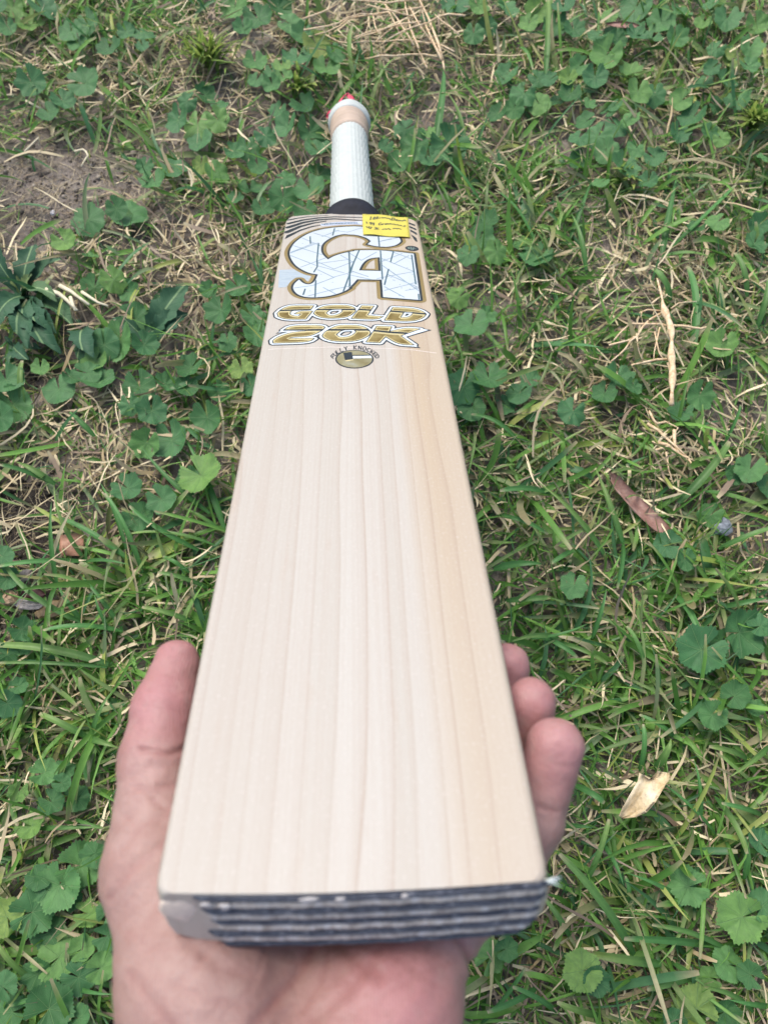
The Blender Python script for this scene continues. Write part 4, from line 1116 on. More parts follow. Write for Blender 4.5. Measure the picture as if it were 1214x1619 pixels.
PL = [
 # left side, from the top
 (35, 20, 5, 22, 'mallow weed in the top left corner behind pale straw'),
 (62, 148, [(50, 130, 24), (100, 160, 20), (135, 132, 26), (78, 178, 18)], 0, 'dark mallow weed above the bare soil near the left edge'),
 (150, 60, 4, 22, 'small mallow weed near the top left, right of the corner one'),
 (215, 50, 3, 18, 'tiny mallow weed left of the yellow-green tuft near the top'),
 (390, 22, [(372, 12, 26), (408, 30, 24), (440, 12, 22), (385, 45, 16), (460, 38, 20)], 0, 'mallow weed at the top edge, left of the fan of straw'),
 (312, 188, [(282, 190, 22), (312, 198, 27), (345, 190, 20), (325, 150, 18), (318, 224, 20), (296, 160, 16), (348, 165, 14)], 0, 'rosette of rounded mallow leaves between bare soil and the bat grip'),
 (140, 350, [(140, 347, 27)], 0, 'single scalloped mallow leaf at the right edge of the bare soil'),
 (198, 338, [(203, 338, 30), (185, 330, 18)], 0, 'mallow leaf pair crossed by a grass blade right of the bare soil'),
 (102, 382, [(102, 381, 20)], 0, 'small rounded mallow leaf just below the bare soil'),
 (270, 270, [(245, 288, 22), (275, 268, 22), (230, 262, 14)], 0, 'mallow weed below the rosette, left of the bat handle'),
 (345, 276, [(342, 274, 20), (370, 240, 16), (318, 262, 14)], 0, 'three small mallow leaves midway between soil and handle'),
 (420, 110, 6, 20, 'leafy mallow clump above left of the bat grip end'),
 (485, 75, [(470, 92, 24), (500, 70, 22), (515, 108, 20), (478, 55, 18), (530, 85, 16)], 0, 'mallow clump above the red ribbon on the grip end'),
 (395, 238, [(392, 235, 20), (420, 215, 18), (408, 262, 16)], 0, 'small mallow clump to the left of the grip, a hand away'),
 (470, 190, [(455, 200, 22), (490, 210, 24), (478, 165, 20), (505, 240, 22), (440, 175, 14)], 0, 'dark mallow clump touching the left of the grip top'),
 (465, 310, [(448, 312, 24), (490, 300, 24), (452, 282, 16), (482, 335, 18), (505, 275, 20)], 0, 'dark mallow clump beside the left of the grip bottom'),
 (398, 295, [(395, 300, 18), (415, 330, 18), (372, 315, 14)], 0, 'small mallow clump left of the black shoulder binding'),
 (160, 440, [(150, 455, 22), (180, 442, 22), (205, 462, 18)], 0, 'mallow weed between the dandelion rosette and the lawn straw'),
 (205, 530, [(190, 540, 32), (215, 505, 26), (165, 545, 26), (228, 545, 22), (152, 570, 20)], 0, 'large dark mallow weed below the pale broken straws'),
 (95, 612, [(94, 616, 26), (140, 590, 20), (158, 605, 26), (112, 596, 14)], 0, 'mallow weed below the dandelion rosette near the left edge'),
 (14, 610, [(10, 600, 26), (22, 640, 28), (2, 660, 24)], 0, 'mallow weed cut by the left edge at the middle of its height'),
 (228, 620, [(222, 612, 26), (240, 650, 24), (205, 640, 18), (262, 608, 20)], 0, 'mallow weed left of the big scalloped leaves'),
 (320, 600, [(302, 582, 22), (328, 660, 26), (345, 620, 18), (296, 612, 18)], 0, 'mallow weed close to the left edge of the bat by its emblem'),
 (270, 700, [(272, 696, 31), (232, 700, 24), (318, 752, 34), (300, 760, 22)], 0, 'four big scalloped mallow leaves left of the bat'),
 (205, 770, [(202, 772, 25), (222, 818, 24), (256, 790, 24)], 0, 'mallow weed with dull leaves below the big scalloped ones'),
 (375, 560, [(382, 585, 20), (398, 610, 18), (360, 540, 16)], 0, 'half hidden mallow weed under the left edge of the bat face'),
 (375, 470, [(350, 490, 26), (400, 500, 20), (378, 455, 20), (405, 530, 22)], 0, 'dark mallow weed left of the big lettering'),
 (8, 900, [(4, 880, 18), (12, 915, 18), (8, 940, 14)], 0, 'tiny mallow weed beside the dark soil at the left edge'),
 (30, 1010, [(35, 995, 20), (40, 1020, 16), (12, 1035, 18)], 0, 'mallow weed under long grass blades below the bark chips'),
 (12, 1110, [(12, 1112, 22), (30, 1085, 14)], 0, 'pale mallow weed at the left edge level with the thumb tip'),
 (78, 1235, [(70, 1222, 22), (100, 1215, 18), (82, 1268, 20), (122, 1262, 20), (30, 1252, 16), (98, 1238, 14)], 0, 'mallow weed with small leaves left of the hand'),
 (50, 1308, [(52, 1306, 22)], 0, 'single light green mallow leaf left of the hand'),
 (130, 1375, [(128, 1368, 34), (95, 1400, 36), (150, 1350, 22), (62, 1388, 20)], 0, 'large mallow weed touching the heel of the thumb'),
 (55, 1450, [(52, 1442, 34), (78, 1475, 26), (12, 1450, 28), (115, 1420, 18), (140, 1445, 22)], 0, 'large mallow weed left of the wrist, upper of two'),
 (95, 1520, [(95, 1512, 36), (60, 1540, 24), (130, 1500, 20), (125, 1545, 26), (160, 1530, 22)], 0, 'large mallow weed left of the wrist, lower of two'),
 (75, 1600, [(78, 1595, 36), (20, 1600, 28), (125, 1610, 20), (5, 1560, 22)], 0, 'mallow weed with a big leaf in the bottom left corner'),
 (175, 1480, [(170, 1480, 22), (172, 1440, 18), (175, 1520, 18)], 0, 'mallow leaves half hidden by the palm at its left'),
 # right side
 (720, 15, [(720, 8, 22), (795, 15, 24), (755, 10, 18), (770, 42, 16)], 0, 'mallow weed at the top edge right of the fan of straw'),
 (862, 28, [(850, 15, 22), (878, 40, 20), (890, 12, 18), (835, 38, 16)], 0, 'mallow weed at the top edge above the broad upright blade'),
 (960, 88, [(958, 88, 25), (940, 122, 20), (975, 62, 16)], 0, 'bright round mallow leaves at the top right centre'),
 (1010, 25, [(1004, 12, 26), (1045, 35, 22), (1068, 60, 18), (1030, 62, 16), (1075, 20, 18)], 0, 'mallow weed at the top edge right of the thin red leaf'),
 (1155, 45, [(1148, 30, 22), (1185, 75, 20), (1195, 40, 18), (1160, 92, 18)], 0, 'mallow weed near the top right corner'),
 (905, 150, [(900, 148, 18), (925, 165, 16), (880, 160, 14)], 0, 'small mallow leaves under the bright round ones'),
 (830, 150, [(828, 148, 22), (852, 165, 18), (812, 172, 16), (850, 125, 16)], 0, 'dark mallow weed right of the broad upright blade'),
 (1010, 155, [(1008, 145, 22), (1035, 150, 18), (990, 165, 14)], 0, 'mallow weed left of the yellowish tuft at the right'),
 (1150, 125, [(1145, 128, 20), (1182, 105, 16), (1165, 160, 20)], 0, 'mallow weed above the yellowish tuft at the right'),
 (655, 230, [(655, 232, 24), (708, 228, 30), (640, 205, 18), (680, 250, 18)], 0, 'two broad mallow leaves right of the grip'),
 (955, 215, [(945, 215, 22), (975, 200, 20), (925, 192, 16), (915, 218, 16), (958, 240, 20)], 0, 'mallow weed at right above the mown grass'),
 (990, 262, [(985, 265, 26), (1005, 235, 16)], 0, 'folded mallow leaf beside the dry twiggy stem at right'),
 (1100, 185, [(1095, 185, 22), (1072, 210, 18), (1120, 210, 16)], 0, 'mallow weed left of the bare spot at right'),
 (1135, 350, [(1134, 350, 18), (1100, 360, 14)], 0, 'round mallow leaf in the pale straw near the right edge'),
 (1200, 368, [(1200, 355, 18), (1192, 385, 20), (1210, 250, 14)], 0, 'mallow weed at the right edge level with the shoulder of the bat'),
 (765, 385, [(758, 380, 24), (785, 398, 20), (740, 402, 18), (770, 352, 20)], 0, 'mallow weed right of the bat beside the yellow note'),
 (848, 405, [(848, 408, 26), (822, 392, 14)], 0, 'single ruffled mallow leaf right of the lettering'),
 (735, 500, [(745, 515, 28), (725, 470, 18), (768, 498, 16)], 0, 'mallow leaf against the bat beside the gold words'),
 (770, 605, [(772, 598, 29), (732, 612, 28), (745, 645, 22), (800, 640, 16)], 0, 'cluster of broad mallow leaves right of the bat face'),
 (825, 618, [(838, 600, 16), (820, 622, 20), (842, 655, 14)], 0, 'small mallow weed right of the broad leaved cluster'),
 (975, 600, [(975, 598, 24), (955, 622, 20), (905, 650, 24), (1000, 612, 14)], 0, 'mallow weed left of the pale dry stalk'),
 (1090, 640, [(1075, 652, 20), (1105, 625, 24), (1098, 665, 14)], 0, 'curly mallow weed touching the pale dry stalk'),
 (1138, 540, [(1140, 545, 24), (1125, 530, 14)], 0, 'crumpled mallow leaf right of the pale dry stalk'),
 (1190, 745, [(1185, 742, 24), (1160, 750, 16), (1210, 770, 18)], 0, 'mallow weed at the right edge above the grey pebble'),
 (1062, 875, [(1055, 862, 22), (1082, 885, 18)], 0, 'mallow leaf pair below the long brown leaf'),
 (908, 925, [(907, 925, 22)], 0, 'single speckled mallow leaf among mown blades near the fingers'),
 (1110, 1030, [(1108, 1028, 38), (1168, 1000, 38), (1140, 1015, 22), (1200, 990, 22)], 0, 'two large scalloped mallow leaves at the right edge'),
 (1130, 820, [(1122, 815, 20)], 0, 'small mallow leaf lying on the grey pebble'),
 (1110, 1120, [(1125, 1130, 22), (1160, 1100, 22), (1192, 1120, 14)], 0, 'mallow weed below the two large scalloped leaves'),
 (1088, 1400, [(1088, 1402, 30)], 0, 'single oval toothed mallow leaf at the lower right'),
 (1180, 1440, [(1172, 1450, 36), (1205, 1432, 24), (1200, 1330, 22)], 0, 'sharply lobed mallow weed at the lower right edge'),
 (920, 1530, [(920, 1535, 30), (940, 1550, 22)], 0, 'heart shaped mallow leaf right of the wrist'),
 (1150, 1530, [(1150, 1525, 26), (1120, 1545, 18), (1185, 1540, 20)], 0, 'mallow weed above the bottom right corner'),
 (1105, 1600, [(1100, 1595, 34), (1145, 1600, 22), (1065, 1612, 18)], 0, 'mallow weed at the bottom edge on the right'),
 (770, 1510, [(775, 1512, 26), (800, 1500, 18)], 0, 'mallow leaf peeping out under the bat toe right of the palm'),
]
for (cx, cy, lv, rp, lab) in PL:
    mallow_plant(cx, cy, lv, lab, rpx=rp or 24)
# more of the same weed beyond the frame
for k in range(26):
    a = rng.uniform(0, 6.28); x = rng.uniform(-.9, .9); y = rng.uniform(-.3, 1.35)
    q = to_px((x, y, .02))
    if -40 < q[0] < 1254 and -40 < q[1] < 1660: continue
    L = [(q[0] + rng.uniform(-30, 30), q[1] + rng.uniform(-25, 25), rng.uniform(16, 30)) for _ in range(4)]
    mallow_plant(q[0], q[1], L, 'low mallow weed in the lawn beyond the edge of the picture', group='mallow weeds beyond the picture')

# ------------------------------------------------------------------ lobed dandelion-like rosettes
def dandelion_material():
    t = NT('dandelion_leaf', .6, .25)
    co = t.coord(); sep = t.node('ShaderNodeSeparateXYZ'); t.link(co, sep.inputs[0])
    mid = t.ramp(t.math('ABSOLUTE', sep.outputs[1]), [(0, 1), (.007, .9), (.018, 0)])
    sv = t.math('FRACT', t.math('SUBTRACT', t.math('MULTIPLY', sep.outputs[0], 8.0), t.math('MULTIPLY', t.math('ABSOLUTE', sep.outputs[1]), 6.0)))
    side = t.ramp(sv, [(.40, 0), (.5, .5), (.6, 0)])
    n1 = t.noise(co, 5, 4, .6); oi = t.node('ShaderNodeObjectInfo')
    base = t.ramp(oi.outputs['Random'], [(0, (.028, .080, .042)), (.6, (.040, .105, .052)), (.92, (.055, .125, .055)), (1, (.16, .21, .07))])
    base = t.mix(t.ramp(n1, [(.35, .2), (.6, 0)]), base, (.035, .095, .045))
    base = t.mix(t.math('MULTIPLY', side, .3), base, (.12, .22, .12)); base = t.mix(t.math('MULTIPLY', mid, .75), base, (.24, .36, .17))
    t.base(base); t.bump(t.math('SUBTRACT', n1, side), .4, .0015)
    return t.m
DAND = dandelion_material()
def lobed_mesh(seed, wid=.26, nlob=4):
    r_ = random.Random(seed); n = 26; vs, fs = [], []; arch_ = r_.uniform(.12, .4); cur = r_.uniform(-.25, .25); ph = r_.random() * .8
    for i in range(n + 1):
        t = i / n; env = (math.sin(math.pi * min(1, t * .62 + .10)) ** 1.1) * (1 - t ** 5)
        saw = ((t * nlob + ph) % 1.0); wv = wid * env * (.62 + .38 * (saw if saw < .75 else (1 - saw) * 3)) + .012
        yc = cur * t * t; z = arch_ * math.sin(math.pi * t * .8) - .25 * arch_ * t
        for q in (-1, -.5, 0, .5, 1): vs.append((t, yc + q * wv * (1 + .06 * math.sin(i * 3 + q)), z + .10 * abs(q) * wv / .26 + .03 * math.sin(t * 14 + q * 3) * abs(q)))
    for i in range(n):
        for k in range(4): fs.append((i * 5 + k, i * 5 + k + 1, (i + 1) * 5 + k + 1, (i + 1) * 5 + k))
    # keep the midrib at y = 0 for the shader: straight leaf, bend only in z when cur is small
    me = bpy.data.meshes.new('lobed_leaf'); me.from_pydata(vs, [], fs); me.polygons.foreach_set('use_smooth', [True] * len(me.polygons)); me.materials.append(DAND); me.update(); return me
LOBED = [lobed_mesh(300 + i, wid=.27 + .03 * (i % 3), nlob=3 + i % 3) for i in range(6)]
def rosette(cx, cy, leaves, label):
    root = G(cx, cy, 0.004); e = empty('dandelion_plant', root); tag(e, label, 'weed'); r_ = random.Random(int(cx + cy))
    for (tx, ty, h) in leaves:
        p = G(tx, ty, h); d = p - root; L = float(np.linalg.norm(d[:2])) * 1.02; head = math.atan2(d[1], d[0])
        o = place_leaf(r_.choice(LOBED), e, (0, 0, .006 + r_.random() * .008), L, head, -math.atan2(h - .01, L) * .8, r_.uniform(-.35, .35)); o.scale = (L, L * r_.uniform(.7, 1.0) * (.045 / max(L, .03)) ** .35, L)
rosette(45, 480, [(60, 390, .03), (100, 405, .035), (20, 425, .03), (-30, 440, .02), (75, 540, .03), (100, 485, .025), (30, 555, .03), (-10, 540, .02), (115, 520, .02), (10, 400, .02), (90, 570, .018), (-20, 500, .02), (55, 420, .04), (40, 520, .04)], 'dark green dandelion rosette with lobed leaves below the bare soil at the left edge')
rosette(240, 552, [(298, 452, .035), (270, 480, .028), (190, 500, .02), (300, 500, .02)], 'dandelion-like weed with one long curved leaf left of the gold words')
rosette(138, 530, [(125, 590, .02), (140, 575, .03), (120, 505, .02)], 'small upright lobed weed right of the dandelion rosette')
rosette(30, 560, [(8, 535, .02), (50, 575, .02), (62, 560, .02), (15, 575, .015)], 'yellowing lobed weed under the dandelion rosette')

# ------------------------------------------------------------------ individual broad grass shoots
def single_blade(e, a, b, wpx, h0=.012, h1=.028, sag=.012, curve=0.0, yellow=0.0, blunt=True, mat=None, K=9, name='blade'):
    p0 = G(a[0], a[1], h0); p1 = G(b[0], b[1], h1); zc = (p0 - C_) @ F_; wd = wpx * zc / FPX
    org = np.array(e.location); d = p1 - p0; L = np.linalg.norm(d); side = np.cross(d / L, [0, 0, 1.0]); side /= np.linalg.norm(side) + 1e-9
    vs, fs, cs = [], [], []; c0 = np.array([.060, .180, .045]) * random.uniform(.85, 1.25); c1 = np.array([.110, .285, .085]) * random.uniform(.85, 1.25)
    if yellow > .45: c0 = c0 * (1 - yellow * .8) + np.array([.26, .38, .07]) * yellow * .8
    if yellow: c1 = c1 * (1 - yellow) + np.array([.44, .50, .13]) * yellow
    roll = random.uniform(-.5, .5)
    for i in range(K + 1):
        t = i / K; c = p0 + d * t + np.array([0, 0, 1.0]) * sag * 4 * t * (1 - t) * .6 + side * curve * L * 4 * t * (1 - t)
        w = wd / 2 * min(1, .55 + t * 3) * ((1 - .35 * t ** 3) if blunt else (1 - t ** 2.2 * .97))
        if blunt and i == K: w *= .75
        sd = side * math.cos(roll) + np.array([0, 0, 1.0]) * math.sin(roll)
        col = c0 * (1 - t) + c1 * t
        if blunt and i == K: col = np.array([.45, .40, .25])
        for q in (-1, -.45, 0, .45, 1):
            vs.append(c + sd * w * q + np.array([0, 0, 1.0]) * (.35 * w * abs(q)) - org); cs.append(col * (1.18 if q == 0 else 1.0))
    for i in range(K):
        for k in range(4): fs.append((i * 5 + k, i * 5 + k + 1, (i + 1) * 5 + k + 1, (i + 1) * 5 + k))
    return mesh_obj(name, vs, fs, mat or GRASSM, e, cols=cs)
SHOOTS = [
 ('crabgrass shoot with blades radiating beside the orange leaf scrap', [((137, 888), (-4, 896), 8), ((137, 888), (86, 765), 8, -.06), ((137, 888), (205, 893), 7), ((203, 884), (90, 817), 9, .03), ((91, 924), (82, 793), 8), ((137, 888), (150, 840), 6)]),
 ('long curved grass shoot running past the bark chips at the left edge', [((132, 985), (0, 877), 9, -.08), ((132, 985), (92, 925), 8), ((91, 925), (78, 990), 7), ((91, 925), (48, 878), 5)]),
 ('two overlapping long blades level with the thumb tip at left', [((172, 1050), (-6, 1020), 13, .03), ((170, 1055), (-4, 1048), 6), ((195, 998), (68, 997), 9, .04)]),
 ('dark upright blade left of the thumb in front of the lawn', [((194, 995), (125, 906), 8, .03), ((200, 868), (158, 762), 7, .05), ((175, 1000), (150, 940), 6)]),
 ('short broad shoot above the dark soil at left', [((88, 766), (26, 730), 10), ((88, 766), (0, 735), 7), ((150, 690), (107, 649), 9), ((40, 650), (36, 570), 9)]),
 ('long blade pair leaning against the left edge of the bat', [((355, 836), (288, 685), 11, .03), ((332, 812), (221, 702), 9, -.05), ((226, 905), (166, 780), 8, .05), ((345, 835), (280, 800), 8)]),
 ('grass shoot below the mallow leaves left of the bat', [((315, 870), (205, 800), 8, -.06), ((300, 905), (258, 880), 7), ((340, 862), (200, 845), 6, .05), ((330, 930), (250, 905), 7), ((310, 985), (225, 960), 8)]),
 ('thick bent shoot with cut tips left of the thumb base', [((143, 1168), (63, 1128), 11, .02), ((143, 1168), (190, 1183), 10), ((143, 1168), (138, 1237), 9), ((145, 1165), (180, 1090), 8)]),
 ('horizontal blade over the small leaved mallow left of the hand', [((60, 1310), (165, 1308), 8), ((120, 1295), (165, 1310), 6)]),
 ('curled shoot beside the wrist at bottom left', [((197, 1560), (120, 1523), 10, -.06), ((115, 1558), (15, 1590), 8), ((120, 1560), (182, 1572), 7), ((62, 1555), (-4, 1490), 9)]),
 ('broad upright blade standing near the fan of straw', [((686, 235), (702, 98), 13, .02), ((735, 240), (705, 145), 8, .05), ((745, 140), (708, 90), 6)]),
 ('upright blade at the top edge above the mallow clump', [((862, 118), (866, -5), 9), ((870, 60), (925, 20), 9, .08), ((820, 75), (842, 110), 5)]),
 ('pair of long blades leaning right in the pale straw', [((1045, 406), (1070, 277), 11, -.02), ((1045, 406), (1163, 292), 8, .02), ((1045, 406), (1125, 408), 7)]),
 ('tall pointed blade in the grass right of the yellow note', [((926, 428), (903, 338), 9), ((850, 400), (782, 300), 7, .05), ((900, 380), (935, 285), 8), ((760, 320), (690, 240), 6)]),
 ('broad blade behind the pale dry stalk', [((1092, 560), (1086, 420), 12, .04), ((1060, 475), (1030, 425), 10), ((1180, 470), (1160, 400), 9), ((1128, 520), (1108, 440), 7), ((1195, 520), (1214, 440), 9)]),
 ('long blade crossing the straw right of the brown leaf', [((1072, 795), (1152, 698), 13, .03), ((1114, 777), (1222, 812), 12), ((1135, 868), (1222, 834), 10), ((1145, 700), (1170, 640), 6)]),
 ('forked grass shoot left of the long brown leaf', [((984, 858), (940, 738), 10, -.03), ((954, 876), (847, 760), 9, .02), ((984, 858), (975, 930), 8), ((912, 870), (870, 892), 9), ((870, 780), (790, 776), 9)]),
 ('flat broad blades right of the bat beside its middle', [((780, 900), (860, 892), 12), ((788, 815), (866, 845), 7), ((800, 950), (870, 945), 9, .05), ((850, 1005), (912, 1040), 8), ((820, 700), (745, 655), 7, .05)]),
 ('long shoot arching above the ring fingertip', [((885, 1010), (800, 1018), 9, .06), ((935, 1010), (958, 930), 8), ((880, 1015), (960, 1050), 7), ((840, 1010), (930, 985), 6, .08)]),
 ('shoot left of the two large scalloped leaves', [((1065, 940), (1105, 1005), 10), ((1095, 1000), (1086, 1060), 7), ((1020, 1060), (990, 990), 9), ((1140, 960), (1214, 945), 9, .04), ((1070, 1170), (1010, 1130), 8)]),
 ('blades crossing above the dry cream leaf', [((1100, 1145), (1014, 1143), 9), ((1130, 1318), (1022, 1222), 7, .02), ((1010, 1220), (1016, 1145), 8), ((1105, 1300), (1096, 1200), 9), ((1035, 1215), (1060, 1168), 13)]),
 ('long diagonal blade right of the bat toe', [((1002, 1510), (884, 1350), 13, .03), ((925, 1395), (962, 1295), 9), ((880, 1305), (935, 1308), 9), ((905, 1240), (955, 1270), 10), ((950, 1330), (985, 1400), 9)]),
 ('thin pale blade crossing towards the oval leaf', [((1082, 1424), (990, 1380), 8, .02), ((990, 1430), (988, 1385), 7), ((1175, 1390), (1172, 1318), 10), ((1170, 1345), (1214, 1345), 9)]),
 ('pair of flat blue-green blades near the bottom right', [((1135, 1496), (986, 1484), 13, .02), ((1045, 1524), (928, 1507), 14), ((1145, 1500), (1030, 1462), 9, .05)]),
 ('cut blunt blade at the bottom right', [((1095, 1543), (1022, 1564), 13, .03), ((1060, 1520), (1115, 1560), 8), ((1190, 1600), (1110, 1560), 9, .08), ((945, 1605), (880, 1585), 11), ((1214, 1590), (1150, 1580), 9)]),
 ('broad shoots under the toe right of the palm', [((850, 1560), (770, 1600), 10), ((760, 1619), (830, 1530), 9), ((900, 1480), (860, 1420), 9), ((880, 1600), (810, 1560), 9, .05)]),
 ('wide blades on the lawn at the lower right edge', [((1130, 1260), (1180, 1350), 10), ((1214, 1180), (1150, 1230), 9), ((1180, 1200), (1120, 1180), 9), ((1205, 1290), (1140, 1270), 8)]),
]
for lab, bl in SHOOTS:
    r0 = G(*bl[0][0], 0.0); e = empty('grass_shoot', r0); tag(e, lab, 'grass shoot')
    for b in bl:
        single_blade(e, b[0], b[1], b[2], random.uniform(.014, .024), random.uniform(.024, .042), curve=b[3] if len(b) > 3 else 0, yellow=random.choice([0, 0, .2, .4]), blunt=random.random() < .6)

def tuft(cx, cy, rpx, n, label):
    e = empty('grass_tuft', G(cx, cy, 0)); tag(e, label, 'grass tuft'); r_ = random.Random(int(cx))
    for k in range(n):
        a = (cx + r_.gauss(0, rpx * .22), cy + r_.gauss(0, rpx * .15)); an = r_.uniform(0, 6.28); d = rpx * r_.uniform(.5, 1.1)
        b = (a[0] + d * math.cos(an), a[1] + d * math.sin(an) * .6 - rpx * .35)
        o = single_blade(e, a, b, r_.uniform(5, 9), .010, r_.uniform(.035, .065), sag=.006, yellow=r_.uniform(.45, .95), blunt=False, K=5)
tuft(330, 95, 55, 64, 'bright yellow-green grass tuft near the top, left of the bat handle')
tuft(1190, 195, 42, 44, 'yellowish grass tuft at the right edge above the bare spot')
tuft(470, 140, 30, 14, 'small yellow-green tuft above left of the grip end')
tuft(985, 285, 34, 18, 'small yellowish grass tuft among straw at right')

# ------------------------------------------------------------------ dry things lying on the lawn
DRYM = NT('dry_stalk', .6, .3); _c = DRYM.coord(); _n = DRYM.noise(DRYM.mapping(_c, (1, 1, 1)), 260, 4, .6)
DRYM.base(DRYM.ramp(_n, [(.3, (.46, .30, .16)), (.5, (.66, .50, .31)), (.7, (.78, .66, .47))])); DRYM.bump(_n, .4, .0006); DRYM = DRYM.m
def stalk(e, pts, rpx, name='stalk', h=.03, taper=.55, jitter=.0015, mat=None):
    P3 = []
    pts = smooth_poly(pts, 1, closed=False, keep=100)
    for i, q in enumerate(pts):
        hh = q[2] if len(q) > 2 else h
        P3.append(G(q[0], q[1], hh) - np.array(e.location) + np.random.default_rng(i).normal(0, jitter, 3) * .4)
    z = (np.array(P3[0]) + np.array(e.location) - C_) @ F_
    R = [rpx * z / FPX * (1 - (1 - taper) * i / (len(P3) - 1)) for i in range(len(P3))]
    v2, f2 = tube(P3, R, 6); return mesh_obj(name, v2, f2, mat or DRYM, e)
fan = empty('dry_grass_fan', G(700, 100, 0)); tag(fan, 'bent fan of dry golden grass stems at the top, right of the handle', 'dry grass')
r_ = random.Random(3)
for pts, w in [([(700, 98), (690, 60), (672, 20), (655, -20)], 2.6), ([(698, 95), (676, 50), (662, 5), (655, -20)], 2.2), ([(700, 95), (686, 70), (665, 45), (648, 10)], 1.8), ([(662, 77), (650, 50), (642, 20), (640, -10)], 2.0), ([(654, 72), (638, 45), (622, 22), (608, 5)], 1.6),
               ([(668, 12), (610, 20), (560, 25), (530, 45), (480, 60)], 1.9), ([(676, 2), (640, 0), (600, 5), (550, -2)], 1.8), ([(665, 35), (620, 40), (580, 55), (550, 68)], 1.7), ([(735, 25), (700, 22), (665, 40), (620, 55), (590, 80)], 1.8), ([(698, 92), (660, 85), (610, 88), (580, 92)], 2.2),
               ([(678, 70), (640, 62), (590, 66), (540, 68), (515, 55)], 1.7), ([(725, 55), (705, 38), (685, 22)], 1.7), ([(655, 28), (610, 15), (575, 5)], 1.5), ([(480, 30), (510, 20), (540, 0)], 1.9), ([(480, 48), (530, 40), (555, 22), (620, 25)], 1.6), ([(718, 82), (690, 68), (660, 65)], 1.4),
               ([(675, 108), (664, 85), (655, 65)], 1.5), ([(700, 98), (702, 112), (708, 122)], 1.7), ([(640, 30), (600, 60), (570, 85)], 1.3), ([(590, 25), (592, 40), (598, 52)], 1.4), ([(610, 10), (625, 40), (645, 75)], 1.5), ([(560, 60), (590, 48), (640, 38)], 1.3)]:
    stalk(fan, [(a, b, .03 + .02 * r_.random()) for a, b in pts], w)
dst = empty('dry_stalk', G(1060, 600, 0)); tag(dst, 'knobbly pale dry stalk with side twigs lying upright in the picture at right', 'dry stalk')
main = [(1038, 440), (1046, 470), (1048, 488), (1058, 510), (1062, 530), (1060, 560), (1063, 580), (1062, 610), (1061, 640)]
P3 = [G(a, b, .045) - np.array(dst.location) for a, b in smooth_poly(main, 1, closed=False, keep=120)]
zz = .72; rr = [(1.0 + 3.9 * min(1, i / 4)) * (1.0 + .34 * math.sin(i * 2.1) + .2 * math.sin(i * 5.3)) * zz / FPX for i in range(len(P3))]
v2, f2 = tube(P3, rr, 8); mesh_obj('stem', v2, f2, DRYM, dst)
for pts, w in [([(1060, 518), (1040, 512), (1000, 510), (985, 520), (970, 538)], 2.2), ([(1062, 515), (1090, 517), (1110, 518), (1128, 520)], 2.2), ([(1045, 495), (1020, 510), (1000, 535), (985, 555), (965, 572)], 2.0), ([(962, 546), (990, 540), (1000, 530)], 1.8), ([(1045, 492), (1015, 490), (1010, 500)], 1.6),
               ([(1056, 568), (1030, 570), (995, 575), (1000, 580)], 2.2), ([(1056, 574), (1062, 595), (1062, 605)], 3.2), ([(1042, 518), (1035, 550), (1030, 568)], 1.4), ([(1005, 528), (1008, 550), (1012, 566)], 1.4), ([(1030, 480), (1040, 472), (1044, 465)], 1.8), ([(1060, 488), (1075, 478), (1098, 475)], 1.3), ([(1034, 525), (1040, 555), (1045, 565)], 1.2)]:
    stalk(dst, [(a, b, .040) for a, b in pts], w, 'twig')
dr = empty('dry_runner', G(1060, 700, 0)); tag(dr, 'frayed dry runner of twisted straw just above the long brown leaf', 'dry runner')
for pts, w in [([(1022, 670), (1045, 685), (1060, 700), (1090, 725)], 2.6), ([(1025, 650), (1035, 670), (1045, 665), (1072, 675), (1055, 700)], 2.0), ([(1040, 700), (1058, 705), (1080, 722), (1098, 728)], 2.6), ([(1065, 680), (1065, 700), (1070, 715)], 3.2), ([(1052, 715), (1055, 735), (1060, 760)], 1.7), ([(1035, 712), (1060, 705)], 2.2), ([(1030, 698), (1050, 712)], 1.6), ([(1085, 722), (1096, 740), (1100, 750)], 1.6)]:
    stalk(dr, [(a, b, .030) for a, b in pts], w, 'twig')
bs = empty('broken_straw', G(95, 470, 0)); tag(bs, 'thick pale broken straws beside the dandelion rosette', 'straw')
PALE = simple('pale_straw', (.66, .60, .42), .55, .3, var=.15, scale=150)
for pts, w in [([(74, 458), (100, 468), (120, 488)], 4.2), ([(95, 452), (120, 466), (140, 480)], 3.6), ([(130, 462), (150, 476), (170, 482)], 2.8), ([(112, 470), (118, 490), (122, 488)], 3.0)]:
    stalk(bs, [(a, b, .035) for a, b in pts], w, 'stalk', mat=PALE)
for (pa, lab) in [([(40, 240), (62, 218), (62, 228)], 'bent pale straw lying on the bare soil'), ([(42, 160), (70, 175), (100, 190)], 'long pale straw above the bare soil'), ([(118, 240), (135, 236), (140, 248), (130, 262)], 'curled white straw ring on the bare soil')]:
    e = empty('straw', G(*pa[0], 0)); tag(e, lab, 'straw'); stalk(e, [(a, b, .014) for a, b in pa], 2.0, 'stalk', mat=PALE)

